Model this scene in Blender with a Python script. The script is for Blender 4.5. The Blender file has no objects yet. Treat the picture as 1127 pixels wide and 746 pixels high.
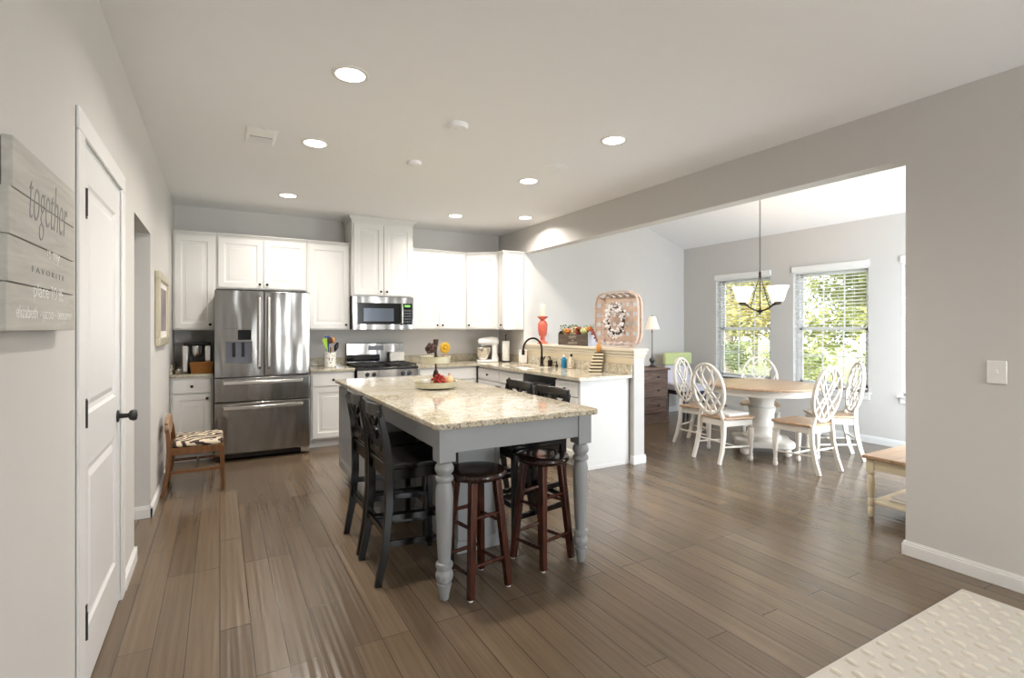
import bpy, bmesh, math, random
from mathutils import Vector, Matrix, noise
random.seed(7)
PI = math.pi
SC = bpy.context.scene
COL = SC.collection

# ------------------------------------------------------------------ camera, sky, exposure
cam_d = bpy.data.cameras.new('camera'); cam = bpy.data.objects.new('camera', cam_d); COL.objects.link(cam)
cam.location = (0, 0, 1.397); cam.rotation_euler = (PI/2, 0, -0.5161)
cam_d.sensor_width = 36; cam_d.lens = 566.7/1127*36; cam_d.shift_y = -12.4/1127; cam_d.clip_start = 0.05
SC.camera = cam
SC.view_settings.view_transform = 'Standard'; SC.view_settings.look = 'None'
SC.view_settings.gamma = 1; SC.view_settings.use_curve_mapping = False
SC.view_settings.exposure = 0.15
W = bpy.data.worlds.new('sky'); SC.world = W; W.use_nodes = True
wn = W.node_tree.nodes['Background']; wn.inputs[0].default_value = (0.86, 0.93, 1.0, 1); wn.inputs[1].default_value = 6.0

sun_d = bpy.data.lights.new('sun', 'SUN'); sun = bpy.data.objects.new('sun', sun_d); COL.objects.link(sun)
sun_d.energy = 3.5; sun_d.angle = 0.02; sun_d.color = (1, .95, .85)
sun.rotation_euler = Vector((0.75, 0.25, -0.8)).to_track_quat('-Z', 'Y').to_euler(); sun.location = (-5, -3, 9)

def area(name, loc, direction, sx, sy, power, color=(1, 1, 1), portal=False):
    d = bpy.data.lights.new(name, 'AREA'); o = bpy.data.objects.new(name, d); COL.objects.link(o)
    d.shape = 'RECTANGLE'; d.size = sx; d.size_y = sy; d.energy = power; d.color = color
    o.location = loc; o.rotation_euler = Vector(direction).to_track_quat('-Z', 'Y').to_euler()
    if portal: d.cycles.is_portal = True
    return o
# daylight entering by the living room windows behind the camera, and sky portals in the dining windows
area('living_window_daylight', (3.02, -3.74, 1.45), (0, 1, 0), .9, 1.75, 120, (.95, .98, 1))
area('patio_door_daylight', (5.65, 1.26, 1.3), (0, 1, 0), 1.6, 2.1, 92, (.78, .89, 1))
DW = [(4.59, 5.52), (3.31, 4.25), (2.02, 2.95)]      # dining windows along the wall x = 6.86
for a, b in DW:
    area('window_portal', (7.12, (a+b)/2, 1.38), (-1, 0, 0), 0.93, 1.54, 1, portal=True)

# ------------------------------------------------------------------ colour and material helpers
def lin(c):
    c = c/255.0
    return c/12.92 if c <= 0.04045 else ((c+0.055)/1.055)**2.4
def S(r, g, b): return (lin(r), lin(g), lin(b), 1)
def nodes(m): return m.node_tree.nodes, m.node_tree.links
def mat(name, col, rough=0.5, metal=0.0, var=0.0, scale=8.0, bump=0.0, bscale=60.0, coat=0.0, spec=0.5, stretch=(1, 1, 1)):
    m = bpy.data.materials.new(name); m.use_nodes = True; N, L = nodes(m)
    p = N['Principled BSDF']; p.inputs['Roughness'].default_value = rough; p.inputs['Metallic'].default_value = metal
    p.inputs['Coat Weight'].default_value = coat; p.inputs['Specular IOR Level'].default_value = spec
    tc = N.new('ShaderNodeTexCoord'); mp = N.new('ShaderNodeMapping'); mp.inputs['Scale'].default_value = stretch
    L.new(tc.outputs['Object'], mp.inputs[0])
    nz = N.new('ShaderNodeTexNoise'); nz.inputs['Scale'].default_value = scale; nz.inputs['Detail'].default_value = 4
    L.new(mp.outputs[0], nz.inputs['Vector'])
    cr = N.new('ShaderNodeMix'); cr.data_type = 'RGBA'
    k = max(var, 0.01)
    cr.inputs[6].default_value = tuple(min(1, c*(1-k)) for c in col[:3]) + (1,)
    cr.inputs[7].default_value = tuple(min(1, c*(1+k)) for c in col[:3]) + (1,)
    L.new(nz.outputs['Fac'], cr.inputs[0]); L.new(cr.outputs[2], p.inputs['Base Color'])
    if bump:
        b = N.new('ShaderNodeBump'); b.inputs['Strength'].default_value = bump; b.inputs['Distance'].default_value = 0.01
        n2 = N.new('ShaderNodeTexNoise'); n2.inputs['Scale'].default_value = bscale
        L.new(mp.outputs[0], n2.inputs['Vector']); L.new(n2.outputs['Fac'], b.inputs['Height']); L.new(b.outputs[0], p.inputs['Normal'])
    return m
def emit(name, col, strength):
    m = bpy.data.materials.new(name); m.use_nodes = True; N, L = nodes(m)
    p = N['Principled BSDF']; p.inputs['Base Color'].default_value = col
    p.inputs['Emission Color'].default_value = col; p.inputs['Emission Strength'].default_value = strength
    return m
def wood(name, c1, c2, rough=0.4, scale=3.0, stretch=(1, 12, 12), bump=0.1):
    m = bpy.data.materials.new(name); m.use_nodes = True; N, L = nodes(m)
    p = N['Principled BSDF']; p.inputs['Roughness'].default_value = rough
    tc = N.new('ShaderNodeTexCoord'); mp = N.new('ShaderNodeMapping'); mp.inputs['Scale'].default_value = stretch
    nz = N.new('ShaderNodeTexNoise'); nz.inputs['Scale'].default_value = scale; nz.inputs['Detail'].default_value = 6; nz.inputs['Distortion'].default_value = 1.0
    cr = N.new('ShaderNodeValToRGB'); cr.color_ramp.elements[0].color = c1; cr.color_ramp.elements[1].color = c2
    cr.color_ramp.elements[0].position = 0.3; cr.color_ramp.elements[1].position = 0.7
    L.new(tc.outputs['Object'], mp.inputs[0]); L.new(mp.outputs[0], nz.inputs['Vector']); L.new(nz.outputs['Fac'], cr.inputs[0])
    L.new(cr.outputs[0], p.inputs['Base Color'])
    b = N.new('ShaderNodeBump'); b.inputs['Strength'].default_value = bump; b.inputs['Distance'].default_value = 0.005
    L.new(nz.outputs['Fac'], b.inputs['Height']); L.new(b.outputs[0], p.inputs['Normal'])
    return m
def dots(name, base, dot, scale, size, rough=0.3):
    m = bpy.data.materials.new(name); m.use_nodes = True; N, L = nodes(m)
    p = N['Principled BSDF']; p.inputs['Roughness'].default_value = rough
    tc = N.new('ShaderNodeTexCoord'); v = N.new('ShaderNodeTexVoronoi'); v.inputs['Scale'].default_value = scale; v.inputs['Randomness'].default_value = 0.6
    cr = N.new('ShaderNodeValToRGB'); cr.color_ramp.interpolation = 'CONSTANT'
    cr.color_ramp.elements[0].color = dot; cr.color_ramp.elements[1].color = base; cr.color_ramp.elements[1].position = size
    L.new(tc.outputs['Object'], v.inputs['Vector']); L.new(v.outputs['Distance'], cr.inputs[0]); L.new(cr.outputs[0], p.inputs['Base Color'])
    return m
def floor_mat():
    m = bpy.data.materials.new('hand_scraped_floor'); m.use_nodes = True; N, L = nodes(m)
    p = N['Principled BSDF']
    tc = N.new('ShaderNodeTexCoord'); mp = N.new('ShaderNodeMapping'); mp.inputs['Rotation'].default_value = (0, 0, PI/2)
    L.new(tc.outputs['Object'], mp.inputs[0])
    br = N.new('ShaderNodeTexBrick'); br.offset = 0.37; br.offset_frequency = 3; br.squash = 1.0
    br.inputs['Scale'].default_value = 1.0; br.inputs['Brick Width'].default_value = 1.15; br.inputs['Row Height'].default_value = 0.127
    br.inputs['Mortar Size'].default_value = 0.0022; br.inputs['Mortar Smooth'].default_value = 0.3; br.inputs['Bias'].default_value = 0
    br.inputs['Color1'].default_value = S(96, 81, 65); br.inputs['Color2'].default_value = S(112, 96, 78); br.inputs['Mortar'].default_value = S(68, 57, 46)
    L.new(mp.outputs[0], br.inputs['Vector'])
    m2 = N.new('ShaderNodeMapping'); m2.inputs['Scale'].default_value = (16, .5, 1); L.new(tc.outputs['Object'], m2.inputs[0])
    nz = N.new('ShaderNodeTexNoise'); nz.inputs['Scale'].default_value = 3; nz.inputs['Detail'].default_value = 7; nz.inputs['Distortion'].default_value = 0.6
    L.new(m2.outputs[0], nz.inputs['Vector'])
    mr = N.new('ShaderNodeMapRange'); mr.inputs[1].default_value = 0.15; mr.inputs[2].default_value = 0.85; mr.inputs[3].default_value = 0.76; mr.inputs[4].default_value = 1.2
    L.new(nz.outputs['Fac'], mr.inputs[0])
    mx = N.new('ShaderNodeMix'); mx.data_type = 'RGBA'; mx.blend_type = 'MULTIPLY'; mx.inputs[0].default_value = 1
    L.new(br.outputs['Color'], mx.inputs[6]); L.new(mr.outputs[0], mx.inputs[7]); L.new(mx.outputs[2], p.inputs['Base Color'])
    # scraped ripples run along the boards
    m3 = N.new('ShaderNodeMapping'); m3.inputs['Scale'].default_value = (1, 0.02, 1); L.new(tc.outputs['Object'], m3.inputs[0])
    rp = N.new('ShaderNodeTexNoise'); rp.inputs['Scale'].default_value = 46; rp.inputs['Detail'].default_value = 0
    L.new(m3.outputs[0], rp.inputs['Vector'])
    b1 = N.new('ShaderNodeBump'); b1.inputs['Strength'].default_value = 0.38; b1.inputs['Distance'].default_value = 0.006
    L.new(rp.outputs['Fac'], b1.inputs['Height'])
    b2 = N.new('ShaderNodeBump'); b2.inputs['Strength'].default_value = 0.5; b2.inputs['Distance'].default_value = 0.002; b2.invert = True
    L.new(br.outputs['Fac'], b2.inputs['Height']); L.new(b1.outputs[0], b2.inputs['Normal']); L.new(b2.outputs[0], p.inputs['Normal'])
    rr = N.new('ShaderNodeMapRange'); rr.inputs[3].default_value = 0.15; rr.inputs[4].default_value = 0.25
    L.new(nz.outputs['Fac'], rr.inputs[0]); L.new(rr.outputs[0], p.inputs['Roughness'])
    return m
def granite_mat():
    m = bpy.data.materials.new('cream_granite'); m.use_nodes = True; N, L = nodes(m)
    p = N['Principled BSDF']; p.inputs['Roughness'].default_value = 0.09
    tc = N.new('ShaderNodeTexCoord')
    n1 = N.new('ShaderNodeTexNoise'); n1.inputs['Scale'].default_value = 5; n1.inputs['Detail'].default_value = 5; n1.inputs['Distortion'].default_value = 1.2
    c1 = N.new('ShaderNodeValToRGB'); c1.color_ramp.elements[0].color = S(198, 186, 160); c1.color_ramp.elements[1].color = S(216, 211, 196)
    c1.color_ramp.elements[0].position = .35; c1.color_ramp.elements[1].position = .65
    n2 = N.new('ShaderNodeTexNoise'); n2.inputs['Scale'].default_value = 90; n2.inputs['Detail'].default_value = 4; n2.inputs['Roughness'].default_value = .7
    c2 = N.new('ShaderNodeValToRGB'); c2.color_ramp.elements[0].color = (.10, .09, .08, 1); c2.color_ramp.elements[1].color = (1, 1, 1, 1)
    c2.color_ramp.elements[0].position = .36; c2.color_ramp.elements[1].position = .52
    n3 = N.new('ShaderNodeTexNoise'); n3.inputs['Scale'].default_value = 22; n3.inputs['Detail'].default_value = 3
    c3 = N.new('ShaderNodeValToRGB'); c3.color_ramp.elements[0].color = (.78, .73, .66, 1); c3.color_ramp.elements[1].color = (1.05, 1.05, 1.05, 1)
    c3.color_ramp.elements[0].position = .35; c3.color_ramp.elements[1].position = .6
    for n in (n1, n2, n3): L.new(tc.outputs['Object'], n.inputs['Vector'])
    L.new(n1.outputs['Fac'], c1.inputs[0]); L.new(n2.outputs['Fac'], c2.inputs[0]); L.new(n3.outputs['Fac'], c3.inputs[0])
    a = N.new('ShaderNodeMix'); a.data_type = 'RGBA'; a.blend_type = 'MULTIPLY'; a.inputs[0].default_value = .8
    b = N.new('ShaderNodeMix'); b.data_type = 'RGBA'; b.blend_type = 'MULTIPLY'; b.inputs[0].default_value = .8
    L.new(c1.outputs[0], a.inputs[6]); L.new(c2.outputs[0], a.inputs[7]); L.new(a.outputs[2], b.inputs[6]); L.new(c3.outputs[0], b.inputs[7])
    L.new(b.outputs[2], p.inputs['Base Color'])
    return m
def steel_mat():
    m = bpy.data.materials.new('brushed_steel'); m.use_nodes = True; N, L = nodes(m)
    p = N['Principled BSDF']; p.inputs['Metallic'].default_value = 1; p.inputs['Roughness'].default_value = .19
    p.inputs['Base Color'].default_value = S(162, 160, 157)
    tc = N.new('ShaderNodeTexCoord'); mp = N.new('ShaderNodeMapping'); mp.inputs['Scale'].default_value = (3.5, 3.5, .9)
    nz = N.new('ShaderNodeTexNoise'); nz.inputs['Scale'].default_value = 1.6; nz.inputs['Detail'].default_value = 1
    b = N.new('ShaderNodeBump'); b.inputs['Strength'].default_value = .6; b.inputs['Distance'].default_value = .03
    L.new(tc.outputs['Object'], mp.inputs[0]); L.new(mp.outputs[0], nz.inputs['Vector']); L.new(nz.outputs['Fac'], b.inputs['Height']); L.new(b.outputs[0], p.inputs['Normal'])
    return m
def stripes(name, c1, c2, scale, axis='Z', rough=.6):
    m = bpy.data.materials.new(name); m.use_nodes = True; N, L = nodes(m)
    p = N['Principled BSDF']; p.inputs['Roughness'].default_value = rough
    tc = N.new('ShaderNodeTexCoord'); w = N.new('ShaderNodeTexWave'); w.bands_direction = axis; w.inputs['Scale'].default_value = scale; w.inputs['Distortion'].default_value = .6
    cr = N.new('ShaderNodeValToRGB'); cr.color_ramp.interpolation = 'CONSTANT'; cr.color_ramp.elements[0].color = c1; cr.color_ramp.elements[1].color = c2; cr.color_ramp.elements[1].position = .5
    L.new(tc.outputs['Object'], w.inputs['Vector']); L.new(w.outputs['Fac'], cr.inputs[0]); L.new(cr.outputs[0], p.inputs['Base Color'])
    return m
def glass_mat():
    m = bpy.data.materials.new('window_glass'); m.use_nodes = True; N, L = nodes(m)
    for n in list(N):
        if n.type != 'OUTPUT_MATERIAL': N.remove(n)
    out = [n for n in N if n.type == 'OUTPUT_MATERIAL'][0]
    t = N.new('ShaderNodeBsdfTransparent'); g = N.new('ShaderNodeBsdfGlossy'); g.inputs['Roughness'].default_value = .02
    f = N.new('ShaderNodeFresnel'); f.inputs[0].default_value = 1.3
    mx = N.new('ShaderNodeMixShader'); L.new(f.outputs[0], mx.inputs[0]); L.new(t.outputs[0], mx.inputs[1]); L.new(g.outputs[0], mx.inputs[2]); L.new(mx.outputs[0], out.inputs[0])
    return m

M = {}
M['wall'] = mat('greige_wall_paint', S(206, 203, 199), .85, var=.015, bump=.03, bscale=300)
M['ceil'] = mat('ceiling_paint', S(240, 240, 240), .9, var=.01, bump=.03, bscale=250)
M['trim'] = mat('white_trim_paint', S(228, 227, 225), .4, var=.01)
M['door'] = mat('white_door_paint', S(224, 223, 222), .38, var=.01)
M['floor'] = floor_mat()
M['granite'] = granite_mat()
M['cab'] = mat('white_cabinet_paint', S(222, 220, 216), .38, var=.012)
M['cabin'] = mat('cabinet_side_paint', S(218, 216, 212), .45, var=.012)
M['grey'] = mat('grey_island_paint', S(147, 149, 150), .42, var=.02)
M['steel'] = steel_mat()
M['dsteel'] = mat('dark_steel', S(90, 90, 92), .35, 1, var=.03)
M['bar'] = mat('satin_bar_steel', S(225, 223, 219), .22, 1, var=.01)
M['black'] = mat('black_plastic', S(22, 22, 24), .25, var=.05)
M['blackglass'] = mat('black_glass', S(16, 17, 20), .05, var=.02)
M['iron'] = mat('cast_iron', S(30, 29, 28), .55, var=.1)
M['bronze'] = mat('oil_rubbed_bronze', S(44, 36, 31), .35, .7, var=.1)
M['blackwood'] = mat('black_stool_paint', S(13, 11, 11), .2, var=.15, spec=.4)
M['redwood'] = wood('dark_cherry_wood', S(46, 22, 16), S(84, 42, 28), .25, 4, (8, 8, 1))
M['seatwood'] = wood('near_black_seat_wood', S(30, 18, 15), S(50, 28, 22), .14, 5, (1, 9, 1), .03)
M['oak'] = wood('honey_oak', S(168, 134, 102), S(196, 164, 134), .3, 4, (1, 9, 9), .05)
M['oakdark'] = wood('walnut_stain', S(88, 56, 28), S(122, 80, 42), .4, 5, (8, 8, 1), .05)
M['pale'] = mat('antique_white_paint', S(224, 217, 206), .45, var=.03)
M['cream'] = mat('cream_paint', S(222, 208, 178), .45, var=.03)
M['barn'] = wood('weathered_brown_wood', S(84, 66, 58), S(128, 106, 94), .7, 4, (1, 10, 10), .2)
M['plank'] = wood('grey_washed_plank', S(176, 173, 165), S(196, 193, 185), .75, 3, (8, 1, 10), .1)
M['plankshade'] = wood('shaded_plank_grey', S(84, 86, 84), S(120, 122, 118), .8, 3, (8, 1, 10), .15)  # darker plank tone: shade at the sign's end put into the colour
M['script'] = mat('grey_lettering', S(146, 145, 143), .8)
M['whitepaint'] = mat('white_lettering', S(226, 224, 218), .8)
M['coral'] = mat('coral_distressed_paint', S(196, 92, 72), .55, var=.25, scale=40)
M['wax'] = mat('ivory_wax', S(240, 226, 204), .5, var=.02)
M['boxwood'] = wood('dark_crate_wood', S(62, 52, 44), S(98, 84, 70), .8, 4, (8, 1, 10), .2)
M['boxletter'] = mat('faded_lettering', S(170, 158, 138), .9)
M['rug'] = mat('cream_wool', S(200, 194, 184), .95, var=.06, scale=60, bump=.4, bscale=400)
M['tuft'] = mat('ivory_tuft', S(218, 211, 198), .95, var=.04, scale=80, bump=.4, bscale=500)
M['wicker'] = mat('honey_wicker', S(160, 104, 44), .6, var=.5, scale=60, bump=.8, bscale=120, stretch=(1, 1, 2.5))
M['basketslat'] = mat('blush_basket_slat', S(206, 182, 166), .75, var=.22, scale=25)
M['cotton'] = mat('white_cotton_boll', S(238, 234, 232), .9, var=.04, bump=.3)
M['twig'] = mat('brown_twig', S(70, 48, 38), .8, var=.3, scale=30)
M['dotwhite'] = dots('white_with_black_dots', S(232, 228, 220), S(30, 28, 28), 38, .26)
M['dotbottle'] = dots('ivory_with_brown_dots', S(230, 218, 196), S(56, 36, 26), 70, .38)
M['zinc'] = mat('cream_enamel_metal', S(196, 190, 164), .4, .25, var=.12, scale=30)
M['leafgreen'] = mat('leaf_green', S(96, 116, 58), .7, var=.3, scale=30)
M['yellow'] = mat('yellow_petal', S(200, 156, 34), .7, var=.15, scale=40)
M['orange'] = mat('orange_petal', S(206, 120, 48), .7, var=.25, scale=40)
M['peach'] = mat('peach_petal', S(232, 188, 140), .7, var=.15, scale=40)
M['red'] = mat('deep_red', S(160, 44, 30), .55, var=.2, scale=40)
M['greenish'] = mat('pale_green_gourd', S(196, 200, 140), .5, var=.15, scale=20)
M['white'] = mat('white_ceramic', S(238, 236, 232), .2, var=.01)
M['pearl'] = mat('pearl_grey_enamel', S(206, 200, 186), .2, var=.02)
M['paper'] = mat('white_paper', S(240, 238, 232), .9, var=.01)
M['blue'] = mat('blue_soap', S(20, 122, 168), .15, var=.05)
M['lime'] = mat('lime_silicone', S(160, 196, 44), .4, var=.05)
M['royal'] = mat('royal_blue_silicone', S(24, 66, 140), .4, var=.05)
M['amber'] = mat('amber_wood', S(206, 140, 62), .4, var=.1)
M['cushion'] = stripes('brown_patterned_fabric', S(64, 46, 40), S(216, 202, 178), 5.5, 'DIAGONAL', .9)
M['cushion'].node_tree.nodes['Wave Texture'].inputs['Distortion'].default_value = 12; M['cushion'].node_tree.nodes['Wave Texture'].inputs['Detail'].default_value = 3
M['stand'] = stripes('black_and_cream_stripe', S(56, 44, 32), S(222, 208, 176), 9, 'Z', .6)
M['shade'] = emit('lit_alabaster_glass', S(255, 240, 214), 1.6)
M['lampshade'] = emit('lit_linen_shade', S(255, 232, 208), .35)
M['diffuser'] = emit('lit_diffuser', (1, .97, .92, 1), 6)
M['glass'] = glass_mat()
M['blind'] = mat('white_blind_slat', S(240, 239, 236), .5, var=.01)
M['vinyl'] = mat('white_vinyl', S(240, 240, 240), .35, var=.01)
M['screen'] = mat('pale_blue_dispenser', S(108, 110, 118), .25, .3, var=.1)
M['greenfab'] = mat('pale_green_fabric', S(196, 206, 150), .85, var=.05)
M['navy'] = mat('navy_fabric', S(44, 46, 66), .85, var=.1)
M['lilac'] = mat('pale_lilac_fabric', S(206, 204, 216), .85, var=.05)
M['linen'] = mat('white_linen', S(232, 228, 222), .9, var=.04, scale=30)
M['bluegrey'] = mat('window_light_blue_grey', S(186, 190, 204), .6, var=.1)  # bluish window light on the crate's near end, put into the colour
M['gold'] = mat('champagne_frame', S(198, 190, 166), .4, .3, var=.08)
M['art'] = mat('muted_print', S(140, 130, 130), .6, var=.7, scale=5)
M['grass'] = mat('lawn_grass', S(140, 146, 92), .95, var=.35, scale=.8)
M['leafA'] = wood('sunny_leaf', S(84, 100, 60), S(178, 176, 92), .8, .8, (1, 1, 1), 0)
M['leafB'] = wood('yellow_leaf', S(128, 134, 74), S(214, 192, 104), .8, .8, (1, 1, 1), 0)
M['leafC'] = wood('deep_leaf', S(70, 86, 58), S(150, 154, 96), .8, .8, (1, 1, 1), 0)
M['bark'] = mat('grey_bark', S(128, 116, 104), .9, var=.3, scale=6)
M['dark'] = mat('dark_recess', S(24, 22, 20), .8)

# ------------------------------------------------------------------ mesh helpers
class MB:
    def __init__(s): s.v = []; s.f = []
    def add(s, vs, fs):
        n = len(s.v); s.v += [tuple(v) for v in vs]; s.f += [tuple(i+n for i in f) for f in fs]; return s
    def box(s, x0, x1, y0, y1, z0, z1):
        return s.add([(x0,y0,z0),(x1,y0,z0),(x1,y1,z0),(x0,y1,z0),(x0,y0,z1),(x1,y0,z1),(x1,y1,z1),(x0,y1,z1)],
                     [(0,3,2,1),(4,5,6,7),(0,1,5,4),(1,2,6,5),(2,3,7,6),(3,0,4,7)])
    def lathe(s, prof, c=(0,0,0), n=24, axis='z', cap=True):
        vs = []; fs = []
        for r, h in prof:
            for i in range(n):
                a = 2*PI*i/n; x, y = r*math.cos(a), r*math.sin(a)
                p = (x, y, h) if axis == 'z' else ((h, x, y) if axis == 'x' else (y, h, x))
                vs.append((p[0]+c[0], p[1]+c[1], p[2]+c[2]))
        m = len(prof)
        for j in range(m-1):
            for i in range(n):
                k = (i+1) % n; fs.append((j*n+i, j*n+k, (j+1)*n+k, (j+1)*n+i))
        if cap: fs.append(tuple(range(n-1, -1, -1))); fs.append(tuple((m-1)*n+i for i in range(n)))
        return s.add(vs, fs)
    def cyl(s, c, r, h, n=24, axis='z', r2=None): return s.lathe([(r, 0), (r2 if r2 is not None else r, h)], c, n, axis)
    def sphere(s, c, r, n=12, m=8, sc=(1,1,1)):
        prof = [(max(1e-4, math.sin(PI*j/m)), -math.cos(PI*j/m)) for j in range(m+1)]
        k = len(s.v); s.lathe(prof, (0,0,0), n)
        for i in range(k, len(s.v)):
            v = s.v[i]; s.v[i] = (c[0]+v[0]*r*sc[0], c[1]+v[1]*r*sc[1], c[2]+v[2]*r*sc[2])
        return s
    def tube(s, pts, r, n=8, rect=None, closed=False, up=None):
        """sweep a round (r, or a list of r) or rectangular (w,h) section along points"""
        P = [Vector(p) for p in pts]; m = len(P); vs = []; fs = []
        T = []
        for i in range(m):
            a = P[i-1] if (i > 0 or closed) else P[i]; b = P[(i+1) % m] if (i < m-1 or closed) else P[i]
            T.append((b-a).normalized())
        U = Vector(up) if up else (Vector((0,0,1)) if abs(T[0].z) < .9 else Vector((1,0,0)))
        for i in range(m):
            t = T[i]
            if up: u = Vector(up)
            else: u = U
            sd = t.cross(u)
            if sd.length < 1e-5: sd = t.cross(Vector((0.3,1,0.1)))
            sd.normalize(); u2 = sd.cross(t).normalized()
            if not up: U = u2
            if rect:
                w, h = rect if not isinstance(rect[0], (list, tuple)) else rect[i]
                for a, b in ((-1,-1),(1,-1),(1,1),(-1,1)): vs.append(P[i]+sd*a*w/2+u2*b*h/2)
                k = 4
            else:
                rr = r[i] if isinstance(r, (list, tuple)) else r; k = n
                for j in range(n): vs.append(P[i]+sd*math.cos(2*PI*j/n)*rr+u2*math.sin(2*PI*j/n)*rr)
        for i in range(m if closed else m-1):
            q = (i+1) % m
            for j in range(k): fs.append((i*k+j, i*k+(j+1)%k, q*k+(j+1)%k, q*k+j))
        if not closed: fs.append(tuple(range(k-1,-1,-1))); fs.append(tuple((m-1)*k+j for j in range(k)))
        return s.add(vs, fs)
    def prism(s, poly, z0, z1, axis='z'):
        n = len(poly)
        def P(x, y, z): return (x,y,z) if axis == 'z' else ((z,x,y) if axis == 'x' else (x,z,y))
        vs = [P(x,y,z0) for x,y in poly]+[P(x,y,z1) for x,y in poly]
        fs = [tuple(range(n-1,-1,-1)), tuple(range(n,2*n))]+[(i,(i+1)%n,(i+1)%n+n,i+n) for i in range(n)]
        return s.add(vs, fs)
    def panel(s, o, u, v, nrm, w, h, rings, back=0.0):
        """door slab: rings of (inset, depth below front) lofted inwards; o lower-left of the front plane"""
        o, u, v, nrm = Vector(o), Vector(u), Vector(v), Vector(nrm)
        R = [(0, -back)] + rings if back else rings
        vs = []
        for ins, dep in R:
            for a, b in ((ins, ins), (w-ins, ins), (w-ins, h-ins), (ins, h-ins)):
                vs.append(o+u*a+v*b+nrm*dep)
        fs = [(j*4+i, j*4+(i+1)%4, (j+1)*4+(i+1)%4, (j+1)*4+i) for j in range(len(R)-1) for i in range(4)]
        fs.append(tuple((len(R)-1)*4+i for i in range(4))); fs.append((3, 2, 1, 0))
        return s.add(vs, fs)
    def build(s, name, m, parent=None, bevel=0.0, smooth=False, loc=None, seg=2):
        me = bpy.data.meshes.new(name); me.from_pydata(s.v, [], s.f); me.validate()
        bm = bmesh.new(); bm.from_mesh(me); bmesh.ops.recalc_face_normals(bm, faces=bm.faces)
        if smooth or bevel:
            for f in bm.faces: f.smooth = True
            for e in bm.edges:
                if len(e.link_faces) == 2 and e.calc_face_angle(0) > math.radians(38): e.smooth = False
        bm.to_mesh(me); bm.free()
        me.materials.append(m)
        o = bpy.data.objects.new(name, me); COL.objects.link(o)
        if parent: o.parent = parent
        if loc: o.location = loc
        if bevel:
            b = o.modifiers.new('soft_edges', 'BEVEL'); b.width = bevel; b.segments = seg; b.limit_method = 'ANGLE'; b.angle_limit = math.radians(38); b.harden_normals = False
        return o
def tag(o, label, cat, group=None, kind=None):
    if label: o['label'] = label
    if cat: o['category'] = cat
    if group: o['group'] = group
    if kind: o['kind'] = kind
    return o
def thing(name, label, cat, loc=(0,0,0), rz=0, group=None):
    o = bpy.data.objects.new(name, None); COL.objects.link(o); o.location = loc; o.rotation_euler = (0,0,rz); o.empty_display_size = .1
    return tag(o, label, cat, group)
def struct(o): o['kind'] = 'structure'; return o
def dup(root, loc, rz, label, group=None):
    r = root.copy(); COL.objects.link(r); r.location = loc; r.rotation_euler = (0,0,rz); r['label'] = label
    if group: r['group'] = group
    for ch in list(root.children):
        c = ch.copy(); COL.objects.link(c); c.parent = r
        for g in list(ch.children):
            d = g.copy(); COL.objects.link(d); d.parent = c
    return r
def text(name, body, size, m, parent, loc, rot, ext=.001, shear=0, sx=1.0, sy=1.0, align='CENTER', fit=None):
    c = bpy.data.curves.new(name, 'FONT'); c.body = body; c.size = size; c.extrude = ext; c.align_x = align; c.shear = shear; c.offset = -.0022 if name == 'script_word' else 0
    t = bpy.data.objects.new(name, c); COL.objects.link(t)
    bpy.context.view_layer.update()
    dg = bpy.context.evaluated_depsgraph_get()
    me = bpy.data.meshes.new_from_object(t.evaluated_get(dg)); bpy.data.objects.remove(t); bpy.data.curves.remove(c)
    o = bpy.data.objects.new(name, me); COL.objects.link(o); me.materials.clear(); me.materials.append(m)
    if fit:
        xs = [v.co.x for v in me.vertices]; ys_ = [v.co.y for v in me.vertices]
        mx, my = (max(xs)+min(xs))/2, (max(ys_)+min(ys_))/2; kx, ky = fit[0]/(max(xs)-min(xs)), fit[1]/(max(ys_)-min(ys_))
        for v in me.vertices: v.co.x = (v.co.x-mx)*kx; v.co.y = (v.co.y-my)*ky
    o.location = loc; o.rotation_euler = rot; o.scale = (sx, sy, 1)
    if parent: o.parent = parent
    return o
X, Y, Z = Vector((1,0,0)), Vector((0,1,0)), Vector((0,0,1))
RAISED = [(0, 0), (.058, 0), (.064, -.006), (.072, -.008), (.086, -.008), (.112, -.001), (.112, -.001)]
RAISED_IN = [(0, 0), (.055, 0), (.062, -.007), (.075, -.008), (.095, -.008)]
FLATP = [(0, 0), (.004, .002), (.004, .002)]

# ------------------------------------------------------------------ the setting
XL, XR, YB, ZC = -.4455, 3.68, 6.90, 2.78
XW, YD = 6.86, 6.17
def slab(name, m, *boxes):
    b = MB()
    for bx in boxes: b.box(*bx)
    return struct(b.build(name, m))
slab('floor', M['floor'], (-2.2, 7.0, -3.75, 7.05, -.12, 0))
slab('ceiling', M['ceil'], (-2.2, XR, -3.75, 7.05, ZC, ZC+.12))
cb = MB(); sl = .35
def vz(x): return 2.725+sl*(XW-x)
cb.add([(XR, 1.28, vz(XR)), (XW+.14, 1.28, vz(XW+.14)), (XW+.14, 6.31, vz(XW+.14)), (XR, 6.31, vz(XR)),
        (XR, 1.28, vz(XR)+.12), (XW+.14, 1.28, vz(XW+.14)+.12), (XW+.14, 6.31, vz(XW+.14)+.12), (XR, 6.31, vz(XR)+.12)],
       [(0,3,2,1),(4,5,6,7),(0,1,5,4),(1,2,6,5),(2,3,7,6),(3,0,4,7)])
struct(cb.build('ceiling_dining', M['ceil']))
T = .115; CT1_ = .915
slab('wall_left', M['wall'], (XL-T, XL, -3.6, 2.43, 0, ZC), (XL-T, XL, 2.43, 3.30, 2.115, ZC), (XL-T, XL, 3.30, 3.79, 0, ZC),
     (XL-T, XL, 3.79, 4.62, 2.09, ZC), (XL-T, XL, 4.62, 7.02, 0, ZC))
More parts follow.
